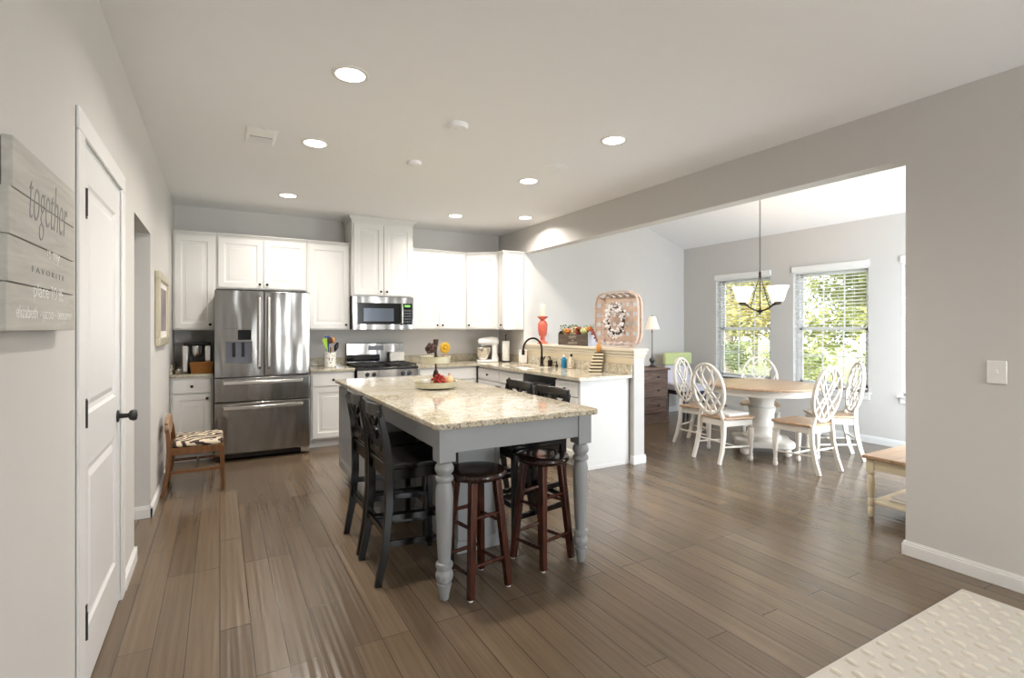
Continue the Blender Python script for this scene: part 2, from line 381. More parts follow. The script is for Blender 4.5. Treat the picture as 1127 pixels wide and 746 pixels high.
slab('wall_hall', M['wall'], (-2.1, XL-T, 4.62, 4.74, 0, ZC), (-2.1, XL-T, 3.67, 3.79, 0, ZC), (-2.2, -2.1, 3.67, 4.74, 0, ZC))
slab('wall_back', M['wall'], (XL-T, XR+.14, YB, YB+.12, 0, ZC))
slab('wall_right', M['wall'], (XR, XR+.14, -3.6, 1.565, 0, ZC), (XR, XR+.14, 1.565, 6.145, 2.435, 4.1), (XR, XR+.14, 6.145, 6.95, 0, 4.1), (XR, XR+.14, 1.28, 1.565, ZC, 4.1))
slab('wall_half', M['wall'], (XR, XR+.14, 3.96, 6.145, 0, 1.14))
slab('wall_dining_back', M['wall'], (XR+.14, XW+.14, YD, YD+.14, 0, 4.0))
slab('wall_dining_front', M['wall'], (XR+.14, 4.8, 1.28, 1.40, 0, 4.0), (6.5, XW+.14, 1.28, 1.40, 0, 4.0), (4.8, 6.5, 1.28, 1.40, 2.4, 4.0), (4.8, 6.5, 1.28, 1.40, 0, .06))
b_ = None
wz0, wz1 = .61, 2.16
bs = [(XW, XW+.14, 1.28, 6.31, 0, wz0), (XW, XW+.14, 1.28, 6.31, wz1, 2.80)]
ys = [1.28, 2.02, 2.95, 3.31, 4.25, 4.59, 5.52, 6.31]
for i in range(0, 8, 2): bs.append((XW, XW+.14, ys[i], ys[i+1], wz0, wz1))
slab('wall_window', M['wall'], *bs)
slab('wall_living', M['wall'], (XL-T, XR+.14, -3.72, -3.6, 0, .55), (XL-T, XR+.14, -3.72, -3.6, 2.4, ZC), (XL-T, 2.55, -3.72, -3.6, .55, 2.4), (3.5, XR+.14, -3.72, -3.6, .55, 2.4))
# half wall: side trim, capping shelf with moulding
tb = MB(); tb.box(XR-.035, XR+.175, 3.925, 6.143, 1.155, 1.182); tb.box(XR-.02, XR+.16, 3.94, 6.143, 1.12, 1.155); tb.box(XR-.009, XR+.149, 3.951, 6.143, 1.09, 1.12)
struct(MB().box(XR-.004, XR, 3.962, 6.14, CT1_+.103, 1.09).build('trim_2', mat('warm_lit_beige', S(206, 192, 164), .6, var=.02)))  # warm light on the kitchen side is put into this sheet's beige
struct(tb.build('trim_1', mat('beige_cap_paint', S(218, 208, 188), .4, var=.02), bevel=.003))
# baseboards
def base(name, segs):
    """segs: (x0,y0,x1,y1,nx,ny) wall line and outward normal"""
    b = MB()
    for x0, y0, x1, y1, nx, ny in segs:
        for t, z0, z1 in ((.015, 0, .068), (.010, .068, .080), (.006, .080, .088)):
            xs = sorted((x0, x1)); yy = sorted((y0, y1))
            if nx: xs = sorted((x0, x0+nx*t))
            else: yy = sorted((y0, y0+ny*t))
            b.box(xs[0], xs[1], yy[0], yy[1], z0, z1)
    return struct(b.build(name, M['trim'], bevel=.002))
base('baseboard_left', [(XL, -3.6, XL, 2.345, 1, 0), (XL, 3.385, XL, 3.79, 1, 0), (XL, 4.605, XL, 6.28, 1, 0)])
base('baseboard_hall', [(-2.0, 4.62, XL+.015, 4.62, 0, -1), (-2.0, 3.79, XL+.015, 3.79, 0, 1)])
base('baseboard_right', [(XR, -3.6, XR, 1.565, -1, 0), (XR-.015, 1.565, XR+.155, 1.565, 0, 1), (XR+.14, 1.415, XR+.14, 1.565, 1, 0)])
base('baseboard_half', [(XR-.015, 3.96, XR+.155, 3.96, 0, -1), (XR+.14, 3.96, XR+.14, 6.155, 1, 0), (XR, 3.96, XR, 4.01, -1, 0)])
base('baseboard_dining', [(XR+.14, YD, XW, YD, 0, -1), (XW, 1.4, XW, YD, -1, 0), (XR+.14, 1.40, 4.8, 1.40, 0, 1), (6.5, 1.40, XW, 1.40, 0, 1)])
# door 1 in the left wall with casing
d1 = struct(thing('door_1', None, None, (XL, 0, 0)))
c = MB()
for y0, y1, z0, z1 in ((2.352, 2.444, 0, 2.105), (3.286, 3.378, 0, 2.105), (2.352, 3.378, 2.106, 2.19)):
    c.box(.001, .012, y0, y1, z0, z1)
c.box(-.115, .0, 2.431, 2.445, 0, 2.10); c.box(-.115, .0, 3.285, 3.299, 0, 2.10); c.box(-.115, .0, 2.431, 3.299, 2.10, 2.114)
c.build('casing', M['trim'], d1, bevel=.003)
dl = MB()
DWd, DH = .836, 2.088
# door slab with two raised panels: stiles and rails around them
y0, y1 = 2.447, 3.283; fx = -.001
for a, b, z0, z1 in ((y0, y0+.115, .012, DH), (y1-.115, y1, .012, DH), (y0+.115, y1-.115, .012, .235), (y0+.115, y1-.115, .86, 1.06), (y0+.115, y1-.115, DH-.13, DH)):
    dl.box(fx-.035, fx, a, b, z0, z1)
for z0, z1 in ((.235, .86), (1.06, DH-.13)):
    dl.panel((fx, y0+.115, z0), Y, Z, X, (y1-y0)-.23, z1-z0, [(0, 0), (.012, -.009), (.03, -.011), (.055, -.003), (.055, -.003)], back=.03)
leaf = dl.build('door_leaf', M['door'], d1)
for z in (.285, 1.075, 1.865):
    h = MB(); h.box(-.001, .003, 2.447, 2.53, z-.05, z+.05); h.cyl((.010, 2.452, z-.052), .008, .104, 10); h.build('hinge', M['iron'], d1, bevel=.001)
k = MB(); k.lathe([(.030, 0), (.030, .006), (.012, .010), (.011, .045), (.024, .052), (.029, .066), (.024, .08), (.002, .084)], (fx, 3.215, .955), 20, 'x')
k.build('door_knob', M['iron'], d1, smooth=True)

# dining windows: frame, sashes with grilles, sill, glass
for i, (a, b) in enumerate(DW):
    w = struct(thing('window_%d' % (i+1), None, None, (XW, (a+b)/2, 0))); hw = (b-a)/2
    f = MB()
    xo = .085
    for q in ((-hw, -hw+.035, wz0, wz1), (hw-.035, hw, wz0, wz1), (-hw, hw, wz1-.035, wz1), (-hw, hw, wz0, wz0+.03)): f.box(xo, .14, *q)
    f.build('window_frame', M['vinyl'], w, bevel=.002)
    zm = 1.385
    for nm, z0, z1, x0 in (('upper_sash', zm-.02, wz1-.035, .115), ('lower_sash', wz0+.03, zm+.02, .093)):
        s_ = MB(); h2 = hw-.035
        for q in ((-h2, -h2+.04, z0, z1), (h2-.04, h2, z0, z1), (-h2, h2, z1-.04, z1), (-h2, h2, z0, z0+.045)): s_.box(x0, x0+.022, *q)
        for t in (-1/3, 1/3): s_.box(x0+.006, x0+.016, t*(h2-.04)-.008, t*(h2-.04)+.008, z0, z1)
        s_.box(x0+.006, x0+.016, -h2, h2, (z0+z1)/2-.008, (z0+z1)/2+.008)
        sash = s_.build(nm, M['vinyl'], w, bevel=.0015)
        g = MB(); g.box(x0+.009, x0+.013, -h2+.04, h2-.04, z0+.045, z1-.04); g.build('pane', M['glass'], sash)
    s_ = MB(); s_.box(-.04, .09, -hw-.04, hw+.04, wz0-.02, wz0); s_.box(-.014, 0, -hw-.02, hw+.02, wz0-.09, wz0-.02); s_.build('sill', M['trim'], w, bevel=.003)
wb = [(2.55, 3.5)]
for i, (a, b) in enumerate(wb):
    w = struct(thing('window_%d' % (i+4), None, None, ((a+b)/2, -3.6, 0))); hw = (b-a)/2; f = MB()
    for q in ((-hw, -hw+.05, .55, 2.4), (hw-.05, hw, .55, 2.4), (-hw, hw, 2.35, 2.4), (-hw, hw, .55, .6), (-hw, hw, 1.45, 1.5), (-.01, .01, .55, 2.4)):
        f.box(q[0], q[1], -.09, -.05, q[2], q[3])
    f.build('window_frame', M['vinyl'], w, bevel=.002)
# window blinds
def blind(yc, hw, label):
    t = thing('window_blind', label, 'blind', (XW, yc, 0), 0, 'white slatted blinds in the dining windows')
    v = MB(); v.box(-.022, .0, -hw-.012, hw+.012, 2.15, 2.225); v.box(.0, .075, -hw+.004, hw-.004, 2.13, 2.158); v.build('valance', M['blind'], t, bevel=.002)
    s_ = MB(); z = 2.135; n = 0
    while z > .68:
        a = math.radians(-9); dx, dz = .024*math.cos(a), .024*math.sin(a)
        s_.add([(.045-dx, -hw+.008, z-dz), (.045+dx, -hw+.008, z+dz), (.045+dx, hw-.008, z+dz), (.045-dx, hw-.008, z-dz),
                (.045-dx, -hw+.008, z-dz+.003), (.045+dx, -hw+.008, z+dz+.003), (.045+dx, hw-.008, z+dz+.003), (.045-dx, hw-.008, z-dz+.003)],
               [(0,3,2,1),(4,5,6,7),(0,1,5,4),(1,2,6,5),(2,3,7,6),(3,0,4,7)])
        z -= .0435
    s_.build('slats', M['blind'], t)
    b_ = MB(); b_.box(.02, .07, -hw+.008, hw-.008, .635, .655); b_.build('bottom_rail', M['blind'], t, bevel=.002)
    cd = MB()
    for y in (-hw*.6, hw*.6): cd.cyl((.0195, y, .65), .0012, 1.5, 6); cd.cyl((.0705, y, .65), .0012, 1.5, 6)
    cd.build('ladder_cord', M['blind'], t)
for (a, b), l in zip(DW, ('white slatted blind in the window behind the chandelier', 'white slatted blind in the middle window, right of the chandelier', 'white slatted blind barely showing at the edge of the wall opening')):
    blind((a+b)/2, (b-a)/2, l)

# ------------------------------------------------------------------ cabinets
def knob(parent, p, n):
    b = MB(); p = Vector(p); n = Vector(n)
    b.tube([p, p+n*.014, p+n*.016, p+n*.024, p+n*.028], [.006, .006, .013, .015, .009], 12)
    return b.build('knob', M['bronze'], parent, smooth=True)
def door_part(parent, o, u, n, w, h, name='door', rings=None, knobs=()):
    o, u, n = Vector(o), Vector(u), Vector(n)
    b = MB(); b.panel(o+n*.019, u, Z, n, w, h, rings or (RAISED if min(w, h) > .26 else FLATP), back=.019)
    d = b.build(name, M['cab'], parent, bevel=.0015, seg=1)
    for a, c_ in knobs: knob(d, o+n*.019+u*a+Z*c_, n)
    return d
def crown(x0, x1, yf, z, parent, left=True, right=True, yb=YB-.006, h=.05, pr=.035, lo=True):
    b = MB()
    for k in range(4):
        e = pr*(k/3.0)**1.5*1.0; z0 = z+h*k/4; z1 = z+h*(k+1)/4
        b.box(x0-(e if left else 0), x1+(e if right else 0), yf-e, yb, z0, z1)
    return b.build('crown_moulding', M['cab'], parent, bevel=.002)
UY, UB, UT = 6.565, 1.372, 2.42
G = .004
def upper(name_label, x0, x1, zb, zt, yf, doors, cr=(False, False), knobs_low=True, ch=.045):
    t = thing('upper_cabinet', name_label, 'cabinet', (0, 0, 0))
    b = MB(); b.box(x0+.001, x1-.001, yf+.02, YB-.006, zb, zt); b.build('body', M['cabin'], t, bevel=.001)
    f = MB(); f.box(x0+.001, x1-.001, yf+.001, yf+.02, zb, zt); f.build('face_frame', M['cab'], t, bevel=.001)
    n = len(doors); w = (x1-x0-.02*2-.006*(n-1))/n
    for i, side in enumerate(doors):
        xa = x0+.02+i*(w+.006)
        kx = w-.035 if side == 'r' else .035
        door_part(t, (xa, yf, zb+.015), X, -Y, w, zt-zb-.04, knobs=[(kx, .045)])
    crown(x0, x1, yf, zt-.02, t, cr[0], cr[1], h=ch)
    return t
XA = XL+.004
upper('tall white upper cabinet with one door, at the left wall above the coffee maker', XA, -.037, UB, UT, UY, ['r'])
upper('short white two-door upper cabinet directly above the refrigerator', -.035, .905, 1.83, UT, UY, ['r', 'l'])
upper('white single-door upper cabinet between the refrigerator and the microwave', .907, 1.408, UB, UT, UY, ['r'])
tall = upper('white two-door cabinet above the microwave, taller than its neighbours and reaching the ceiling', 1.41, 2.19, 1.79, 2.71, 6.475, ['r', 'l'], (True, True), ch=.088)
upper('white two-door upper cabinet right of the microwave', 2.192, 2.985, UB, UT, UY, ['r', 'l'])
# diagonal corner upper
t = thing('corner_cabinet', 'white upper cabinet with an angled door across the kitchen corner', 'cabinet')
P0, P1 = Vector((2.995, UY)), Vector((3.345, 6.30))
b = MB(); b.prism([(2.987, YB-.006), (2.987, UY+.02), (3.0, UY+.012), (3.352, 6.31), (XR-.006, 6.31), (XR-.006, YB-.006)], UB, UT); b.build('body', M['cab'], t, bevel=.001)
u = Vector((3.352-3.0, 6.302-(UY+.004), 0)); L_ = u.length; u.normalize(); n = Vector((u.y, -u.x, 0))
door_part(t, Vector((3.0, UY+.010, UB+.015))+u*.01+n*.004, u, n, L_-.03, UT-UB-.04, knobs=[(.035, .045)])
b = MB()
for k in range(4):
    e = .035*(k/3.0)**1.5; b.prism([(2.987, YB-.006), (2.987, UY-e+.012), (3.0-.3*e, UY+.004-e), (3.352-.6*e, 6.31-.4*e), (XR-.006, 6.31-.2*e), (XR-.006, YB-.006)], UT-.02+.045*k/4, UT-.02+.045*(k+1)/4)
b.build('crown_moulding', M['cab'], t)
# end upper on right wall stub, door faces -x
t = thing('upper_cabinet', 'narrow white upper cabinet at the end of the right kitchen wall, its side panel showing', 'cabinet')
b = MB(); b.box(3.372, XR-.006, 6.152, 6.300, UB, UT); b.build('body', M['cab'], t, bevel=.001)
door_part(t, (3.372, 6.296, UB+.015), -Y, -X, .140, UT-UB-.04, knobs=[(.105, .045)], rings=[(0,0),(.03,0),(.036,-.006),(.05,-.003)])
b = MB()
for k in range(4):
    e = .035*(k/3.0)**1.5; b.box(3.353-e, XR-.004, 6.150-e, 6.298, UT-.02+.045*k/4, UT-.02+.045*(k+1)/4)
b.build('crown_moulding', M['cab'], t, bevel=.002)

BY, BT = 6.29, .882
def base_cab(label, x0, x1, yf=BY, doors=1, drawer=True, kside='r'):
    t = thing('base_cabinet', label, 'cabinet')
    b = MB(); b.box(x0+.001, x1-.001, yf+.001, YB-.006, .10, BT); b.box(x0+.001, x1-.001, yf+.075, YB-.05, 0.0, .10); b.build('body', M['cab'], t, bevel=.001)
    if drawer: door_part(t, (x0+.02, yf, .72), X, -Y, x1-x0-.04, .14, 'drawer', FLATP, [((x1-x0-.04)/2, .07)])
    w = (x1-x0-.04-.006*(doors-1))/doors
    for i in range(doors):
        kx = (w-.035) if (kside == 'r' and doors == 1) or (doors == 2 and i == 0) else .035
        door_part(t, (x0+.02+i*(w+.006), yf, .12), X, -Y, w, .585, knobs=[(kx, .54)])
    return t
base_cab('white base cabinet left of the refrigerator with one drawer over one door', XA, -.06)
base_cab('white base cabinet between the refrigerator and the range', .905, 1.402)
base_cab('white base cabinet right of the range, behind the island', 2.19, 3.02, doors=2)
PX = 3.04
def pen_cab(label, y0, y1, name='base_cabinet', body=True, drawers=1, end=False):
    t = thing(name, label, 'cabinet')
    b = MB(); b.box(PX+.001, XR-.022, y0+.001, y1-.001, .10, BT); b.box(PX+.075, XR-.06, y0+.001, y1-.001, 0, .10); b.build('body', M['cab'], t, bevel=.001)
    n = drawers; w = (y1-y0-.02)/n
    for i in range(n):
        yy = y1-.01-i*w
        door_part(t, (PX, yy, .72), -Y, -X, w-.006, .14, 'drawer', FLATP, [((w-.006)/2, .07)])
        door_part(t, (PX, yy, .12), -Y, -X, w-.006, .585, knobs=[(w-.04 if i == 0 and n > 1 else .035, .54)])
    if end:
        e = MB(); e.box(PX-.0, XR-.02, y0-.018, y0, 0.0, BT); e.box(PX+.0, XR-.02, y0-.024, y0-.018, 0.0, .035); e.build('end_panel', M['cab'], t, bevel=.002)
    return t
pen_cab('white sink base cabinet in the peninsula under the faucet', 5.055, 6.255, drawers=2)
pen_cab('white cabinet closing the peninsula, with the broad plain end panel', 4.035, 4.42, end=True)
t = thing('dishwasher', 'black-fronted dishwasher set into the peninsula beside the sink cabinet', 'dishwasher')
b = MB(); b.box(PX+.02, XR-.03, 4.425, 5.05, .1, BT); b.box(PX+.08, XR-.06, 4.43, 5.04, 0, .1); b.build('body', M['black'], t)
b = MB(); b.box(PX-.02, PX+.02, 4.425, 5.05, .11, .76); b.build('door', M['steel'], t, bevel=.004)
b = MB(); b.box(PX-.022, PX+.02, 4.425, 5.05, .765, BT); b.build('control_panel', M['black'], t, bevel=.004)
b = MB(); b.tube([(PX-.022, 4.5, .80), (PX-.05, 4.52, .80), (PX-.05, 4.95, .80), (PX-.022, 4.97, .80)], .008); b.build('handle', M['dsteel'], t, smooth=True)

# countertops
def top(label, boxes, splash=(), bev=.006, name='granite_countertop'):
    t = thing(name, label, 'countertop')
    b = MB()
    for q in boxes: b.box(*q)
    b.build('slab', M['granite'], t, bevel=bev)
    if splash:
        b = MB()
        for q in splash: b.box(*q)
        b.build('backsplash', M['granite'], t, bevel=.002)
    return t
CT0, CT1 = .884, .915
top('short run of cream granite counter between the left wall and the refrigerator', [(XL+.002, -.058, 6.255, YB-.002, CT0, CT1)], [(XL+.002, -.058, YB-.022, YB-.002, CT1+.001, CT1+.10), (XL+.002, XL+.022, 6.27, YB-.023, CT1+.001, CT1+.10)])
top('short run of cream granite counter between the refrigerator and the range', [(.9, 1.405, 6.255, YB-.002, CT0, CT1)], [(.9, 1.405, YB-.022, YB-.002, CT1+.001, CT1+.10)])
SX0, SX1, SY0, SY1 = 3.12, 3.47, 5.15, 5.85
lt = thing('granite_countertop', 'long L-shaped cream granite counter holding the sink, along the half wall', 'countertop')
b = MB(); b.prism([(2.187, 6.255), (3.0, 6.255), (3.0, SY1), (XR-.002, SY1), (XR-.002, YB-.002), (2.187, YB-.002)], CT0, CT1)
b.prism([(3.0, SY0), (3.0, 3.975), (XR-.002, 3.975), (XR-.002, SY0)], CT0, CT1)
b.box(3.0, SX0, SY0, SY1, CT0, CT1); b.box(SX1, XR-.002, SY0, SY1, CT0, CT1)
b.build('slab', M['granite'], lt)
b = MB(); b.box(2.19, XR-.002, YB-.022, YB-.002, CT1+.001, CT1+.10); b.box(XR-.022, XR-.002, 3.975, YB-.023, CT1+.001, CT1+.10); b.build('backsplash', M['granite'], lt, bevel=.002)
t = thing('sink', 'undermount sink set into the peninsula counter in front of the curved faucet', 'sink')
b = MB(); z0 = .70
b.box(SX0+.001, SX1-.001, SY0+.001, SY1-.001, z0, z0+.005)
b.box(SX0+.001, SX0+.006, SY0+.001, SY1-.001, z0, CT0); b.box(SX1-.006, SX1-.001, SY0+.001, SY1-.001, z0, CT0)
b.box(SX0+.001, SX1-.001, SY0+.001, SY0+.006, z0, CT0); b.box(SX0+.001, SX1-.001, SY1-.006, SY1-.001, z0, CT0)
b.build('basin', M['steel'], t, bevel=.002)
b = MB(); b.cyl((3.3, 5.5, z0+.005), .04, .004); b.build('drain', M['dsteel'], t, smooth=True)

# refrigerator -------------------------------------------------------
fr = thing('refrigerator', 'stainless steel refrigerator with two upper doors, water dispenser and two freezer drawers', 'refrigerator', (.411, 6.08, 0))
hw = .458
b = MB(); b.box(-hw+.006, hw-.006, .075, .80, .03, 1.765); b.build('body', M['dsteel'], fr, bevel=.004)
def fdoor(name, x0, x1, z0, z1, hole=None):
    b = MB()
    prof = lambda x: 0.0
    if hole:
        hx0, hx1, hz0, hz1 = hole
        for q in ((x0, hx0, z0, z1), (hx1, x1, z0, z1), (hx0, hx1, z0, hz0), (hx0, hx1, hz1, z1)): b.box(q[0], q[1], 0, .07, q[2], q[3])
        return b.build(name, M['steel'], fr)
    b.box(x0, x1, 0, .07, z0, z1)
    return b.build(name, M['steel'], fr, bevel=.008, seg=3)
hole = (-hw+.09, -hw+.345, 1.00, 1.39)
dl_ = fdoor('left_door', -hw, -.003, .885, 1.785, hole)
dr_ = fdoor('right_door', .003, hw, .885, 1.785)
md = fdoor('upper_drawer', -hw, hw, .625, .875)
ld = fdoor('lower_drawer', -hw, hw, .085, .615)
b = MB(); b.box(hole[0], hole[1], .05, .068, hole[2], hole[3]); b.box(hole[0], hole[1], .004, .06, 1.255, 1.385); b.box(hole[0], hole[1], -.006, .06, 1.00, 1.025); dp = b.build('dispenser', M['steel'], dl_)
b = MB(); b.box(hole[0]+.01, hole[1]-.01, .046, .051, 1.03, 1.25); b.build('recess_panel', M['screen'], dp)
b = MB(); b.box(hole[0]+.07, hole[0]+.10, .03, .047, 1.09, 1.24); b.box(hole[0]+.155, hole[0]+.185, .03, .047, 1.09, 1.24); b.build('paddle', M['black'], dp, bevel=.003)
b = MB(); b.box(hole[0]+.12, hole[1]-.01, .001, .005, 1.27, 1.375); b.build('display', M['blackglass'], dp)
for x, p_ in ((-.045, dl_), (.045, dr_)):
    b = MB(); b.tube([(x, -.002, .96), (x, -.05, .985), (x, -.058, 1.35), (x, -.05, 1.71), (x, -.002, 1.735)], 0, rect=(.022, .016), up=(0, 1, 0.001)); b.build('handle', M['bar'], p_, bevel=.004)
for z, p_ in ((.825, md), (.565, ld)):
    b = MB(); b.tube([(-.385, 0, z), (-.375, -.045, z), (-.2, -.055, z), (0, -.06, z), (.2, -.055, z), (.375, -.045, z), (.385, 0, z)], 0, rect=(.016, .034), up=(0, 0, 1)); b.build('handle', M['bar'], p_, bevel=.004)
b = MB(); b.box(-hw+.01, hw-.09, .05, .10, .03, .08); b.build('toe_grille', M['black'], fr)
b = MB(); b.box(hw-.09, hw-.005, .02, .10, .03, .08); b.build('foot_cover', M['bar'], fr, bevel=.004)
b = MB(); [b.cyl((x, y, 0), .02, .032, 12) for x in (-.4, .4) for y in (.12, .72)]; b.build('foot', M['black'], fr)

# microwave
mw = thing('microwave', 'stainless over-range microwave with a black glass door', 'microwave', (1.8, 6.45, 1.372))
b = MB(); b.box(-.386, .386, .03, .444, .003, .415); b.build('body', M['dsteel'], mw, bevel=.003)
b = MB()
for q in ((-.386, .245, .335, .412), (-.386, .245, .003, .068), (-.386, -.325, .068, .335), (.215, .245, .068, .335)): b.box(q[0], q[1], 0, .03, q[2], q[3])
dd = b.build('door', M['steel'], mw)
b = MB(); b.box(-.325, .215, .006, .029, .068, .335); b.build('door_glass', M['blackglass'], dd)
b = MB(); b.box(-.25, .13, .003, .006, .105, .27); b.build('window_mesh', mat('tinted_window', S(96, 104, 116), .12, .4, var=.02), dd)
b = MB(); b.tube([(.228, 0, .06), (.228, -.035, .08), (.228, -.04, .2), (.228, -.035, .32), (.228, 0, .345)], .011); b.build('handle', M['bar'], dd, smooth=True)
b = MB(); b.box(.248, .386, 0, .03, .335, .412); b.box(.248, .386, 0, .03, .003, .068); b.box(.37, .386, 0, .03, .068, .335); b.build('trim_panel', M['steel'], mw)
b = MB(); b.box(.248, .37, .002, .03, .068, .335); cp = b.build('control_panel', M['blackglass'], mw)
b = MB(); b.box(.27, .345, 0, .003, .29, .315); b.build('clock_display', emit('green_display', S(120, 190, 90), .6), cp)
b = MB(); [b.box(.262+.034*i, .262+.034*i+.024, .0005, .003, .09+.036*j, .09+.036*j+.022) for i in range(3) for j in range(5)]; b.build('keypad', M['dsteel'], cp)
b = MB(); b.box(-.15, .15, .08, .3, -.004, .004); b.build('vent_grille', M['black'], mw)

# gas range
rg = thing('gas_range', 'stainless steel gas range with black grates and a tall back panel', 'range', (1.797, 6.24, 0))
b = MB(); b.box(-.378, .378, .03, .62, .06, .895); b.build('body', M['dsteel'], rg, bevel=.002)
b = MB(); b.box(-.376, .376, .08, .5, 0, .06); b.build('plinth', M['black'], rg)
b = MB(); b.box(-.378, .378, 0, .03, .24, .775); od = b.build('oven_door', M['steel'], rg, bevel=.005)
b = MB(); b.box(-.27, .27, -.003, .001, .34, .66); b.build('oven_window', M['blackglass'], od)
b = MB(); b.tube([(-.33, 0, .72), (-.33, -.045, .72), (.33, -.045, .72), (.33, 0, .72)], .012); b.build('handle', M['bar'], od, smooth=True)
b = MB(); b.box(-.378, .378, 0, .03, .065, .23); b.build('drawer', M['steel'], rg, bevel=.005)
b = MB(); b.add([(-.378, -.03, .785), (.378, -.03, .785), (.378, -.005, .885), (-.378, -.005, .885), (-.378, .06, .785), (.378, .06, .785), (.378, .06, .885), (-.378, .06, .885)],
                [(0,1,2,3), (4,7,6,5), (0,4,5,1), (3,2,6,7), (0,3,7,4), (1,5,6,2)]); cpn = b.build('control_panel', M['steel'], rg, bevel=.002)
for x in (-.26, -.18, .18, .26):
    b = MB(); b.lathe([(.026, 0), (.026, -.006), (.020, -.010), (.018, -.034), (.002, -.036)], (x, -.019, .835), 16, 'y'); b.build('knob', M['black'], cpn, smooth=True)
b = MB(); b.box(-.38, .38, -.01, .60, .888, .915); b.build('cooktop', M['black'], rg, bevel=.006)
for x in (-.2, .2):
    b = MB()
    for yy in (.03, .16, .29, .42, .54): b.box(x-.17, x+.17, yy, yy+.014, .935, .95)
    for xx in (-.17, -.06, .05, .156): b.box(x+xx, x+xx+.014, .03, .554, .93, .948)
    for xx in (-.17, .156):
        for yy in (.03, .54): b.box(x+xx, x+xx+.014, yy, yy+.014, .915, .94)
    b.build('grate', M['iron'], rg, bevel=.002)
for x in (-.2, .2):
    for yy in (.15, .43):
        b = MB(); b.lathe([(.045, 0), (.045, .008), (.03, .014), (.002, .014)], (x, yy, .915), 18); b.build('burner', M['iron'], rg, smooth=True)
b = MB(); b.box(-.38, .38, .585, .635, .915, 1.195); bg = b.build('backguard', M['steel'], rg, bevel=.008, seg=3)
b = MB(); b.box(-.10, .10, .581, .586, 1.10, 1.16); b.build('clock_panel', M['dsteel'], bg)
b = MB(); b.box(-.375, .05, .581, .586, .955, 1.045); b.build('vent_panel', M['blackglass'], bg)

# ------------------------------------------------------------------ island
IX0, IX1, IY0, IY1 = .925, 1.955, 2.395, 4.96
isl = thing('kitchen_island', 'large grey-painted kitchen island with turned front legs and open seating at its near end', 'kitchen island')
b = MB(); b.box(IX0+.045, IX1-.045, 3.72, IY1-.045, .10, .884); b.box(IX0+.10, IX1-.10, 3.78, IY1-.10, 0, .10); b.build('cabinet_body', M['grey'], isl, bevel=.003)
b = MB(); b.box(1.28, 1.56, 2.93, 3.72, 0, .884); b.box(1.27, 1.57, 2.92, 3.72, 0, .075); b.box(1.535, 1.568, 2.922, 2.96, .075, .884); b.build('support_box', M['grey'], isl, bevel=.003)
fx = IX0+.045
for a, w in ((4.315, .59), (3.735, .565)):
    bb = MB(); bb.panel((fx-.018, a+w, .125), -Y, Z, -X, w, .735, [(0,0),(.07,0),(.078,-.006),(.095,-.007),(.095,-.007)], back=.018)
    sd = bb.build('side_panel', M['grey'], isl, bevel=.0015)
    if a > 4: 
        kb = MB(); kb.tube([(fx-.018, 4.24, .80), (fx-.05, 4.24, .80), (fx-.058, 4.24, .80)], [.006, .006, .013], 10)
kb = MB(); kb.tube([(fx, 4.30, .81), (fx-.05, 4.30, .81)], .006, 8); kb.tube([(fx-.045, 4.30, .81), (fx-.055, 4.10, .81), (fx-.055, 4.07, .80)], .006, 8); kb.build('towel_hook', M['bronze'], isl, smooth=True)
b = MB(); b.box(IX0+.055, IX0+.08, IY0+.05, 3.72, .765, .884); b.build('apron', M['grey'], isl, bevel=.002)
b = MB(); b.box(IX1-.08, IX1-.055, IY0+.05, 3.72, .765, .884); b.build('apron', M['grey'], isl, bevel=.002)
b = MB(); b.box(IX0+.05, IX1-.05, IY0+.045, IY0+.07, .755, .884); b.build('apron', M['grey'], isl, bevel=.002)
LEG = [(.018, 0), (.022, .004), (.026, .03), (.036, .075), (.039, .085), (.028, .09), (.028, .097), (.040, .103), (.045, .118), (.045, .135), (.040, .15), (.034, .156), (.034, .162), (.043, .168), (.045, .18), (.043, .19), (.032, .196),
       (.033, .215), (.038, .30), (.043, .42), (.046, .52), (.044, .57), (.036, .60), (.034, .606), (.045, .613), (.048, .623), (.045, .634), (.035, .64), (.036, .648), (.046, .66), (.049, .675), (.046, .69), (.038, .70), (.036, .705), (.044, .712), (.044, .72)]
for x in (IX0+.08, IX1-.078):
    b = MB(); b.lathe(LEG, (x, IY0+.082, 0), 28); lg = b.build('leg', M['grey'], isl, smooth=True)
    b = MB(); b.box(x-.046, x+.046, IY0+.036, IY0+.128, .712, .884); b.build('leg_block', M['grey'], lg, bevel=.003)
t = thing('island_countertop', 'cream speckled granite slab covering the island', 'countertop')
b = MB(); r = .03; pl = []
for cx, cy, a0 in ((IX1-r, IY1-r, 0), (IX0+r, IY1-r, 90), (IX0+r, IY0+r, 180), (IX1-r, IY0+r, 270)):
    for k in range(5): a = math.radians(a0+k*22.5); pl.append((cx+r*math.cos(a), cy+r*math.sin(a)))
b.prism(pl, .885, .918); b.build('slab', M['granite'], t, bevel=.007, seg=3)

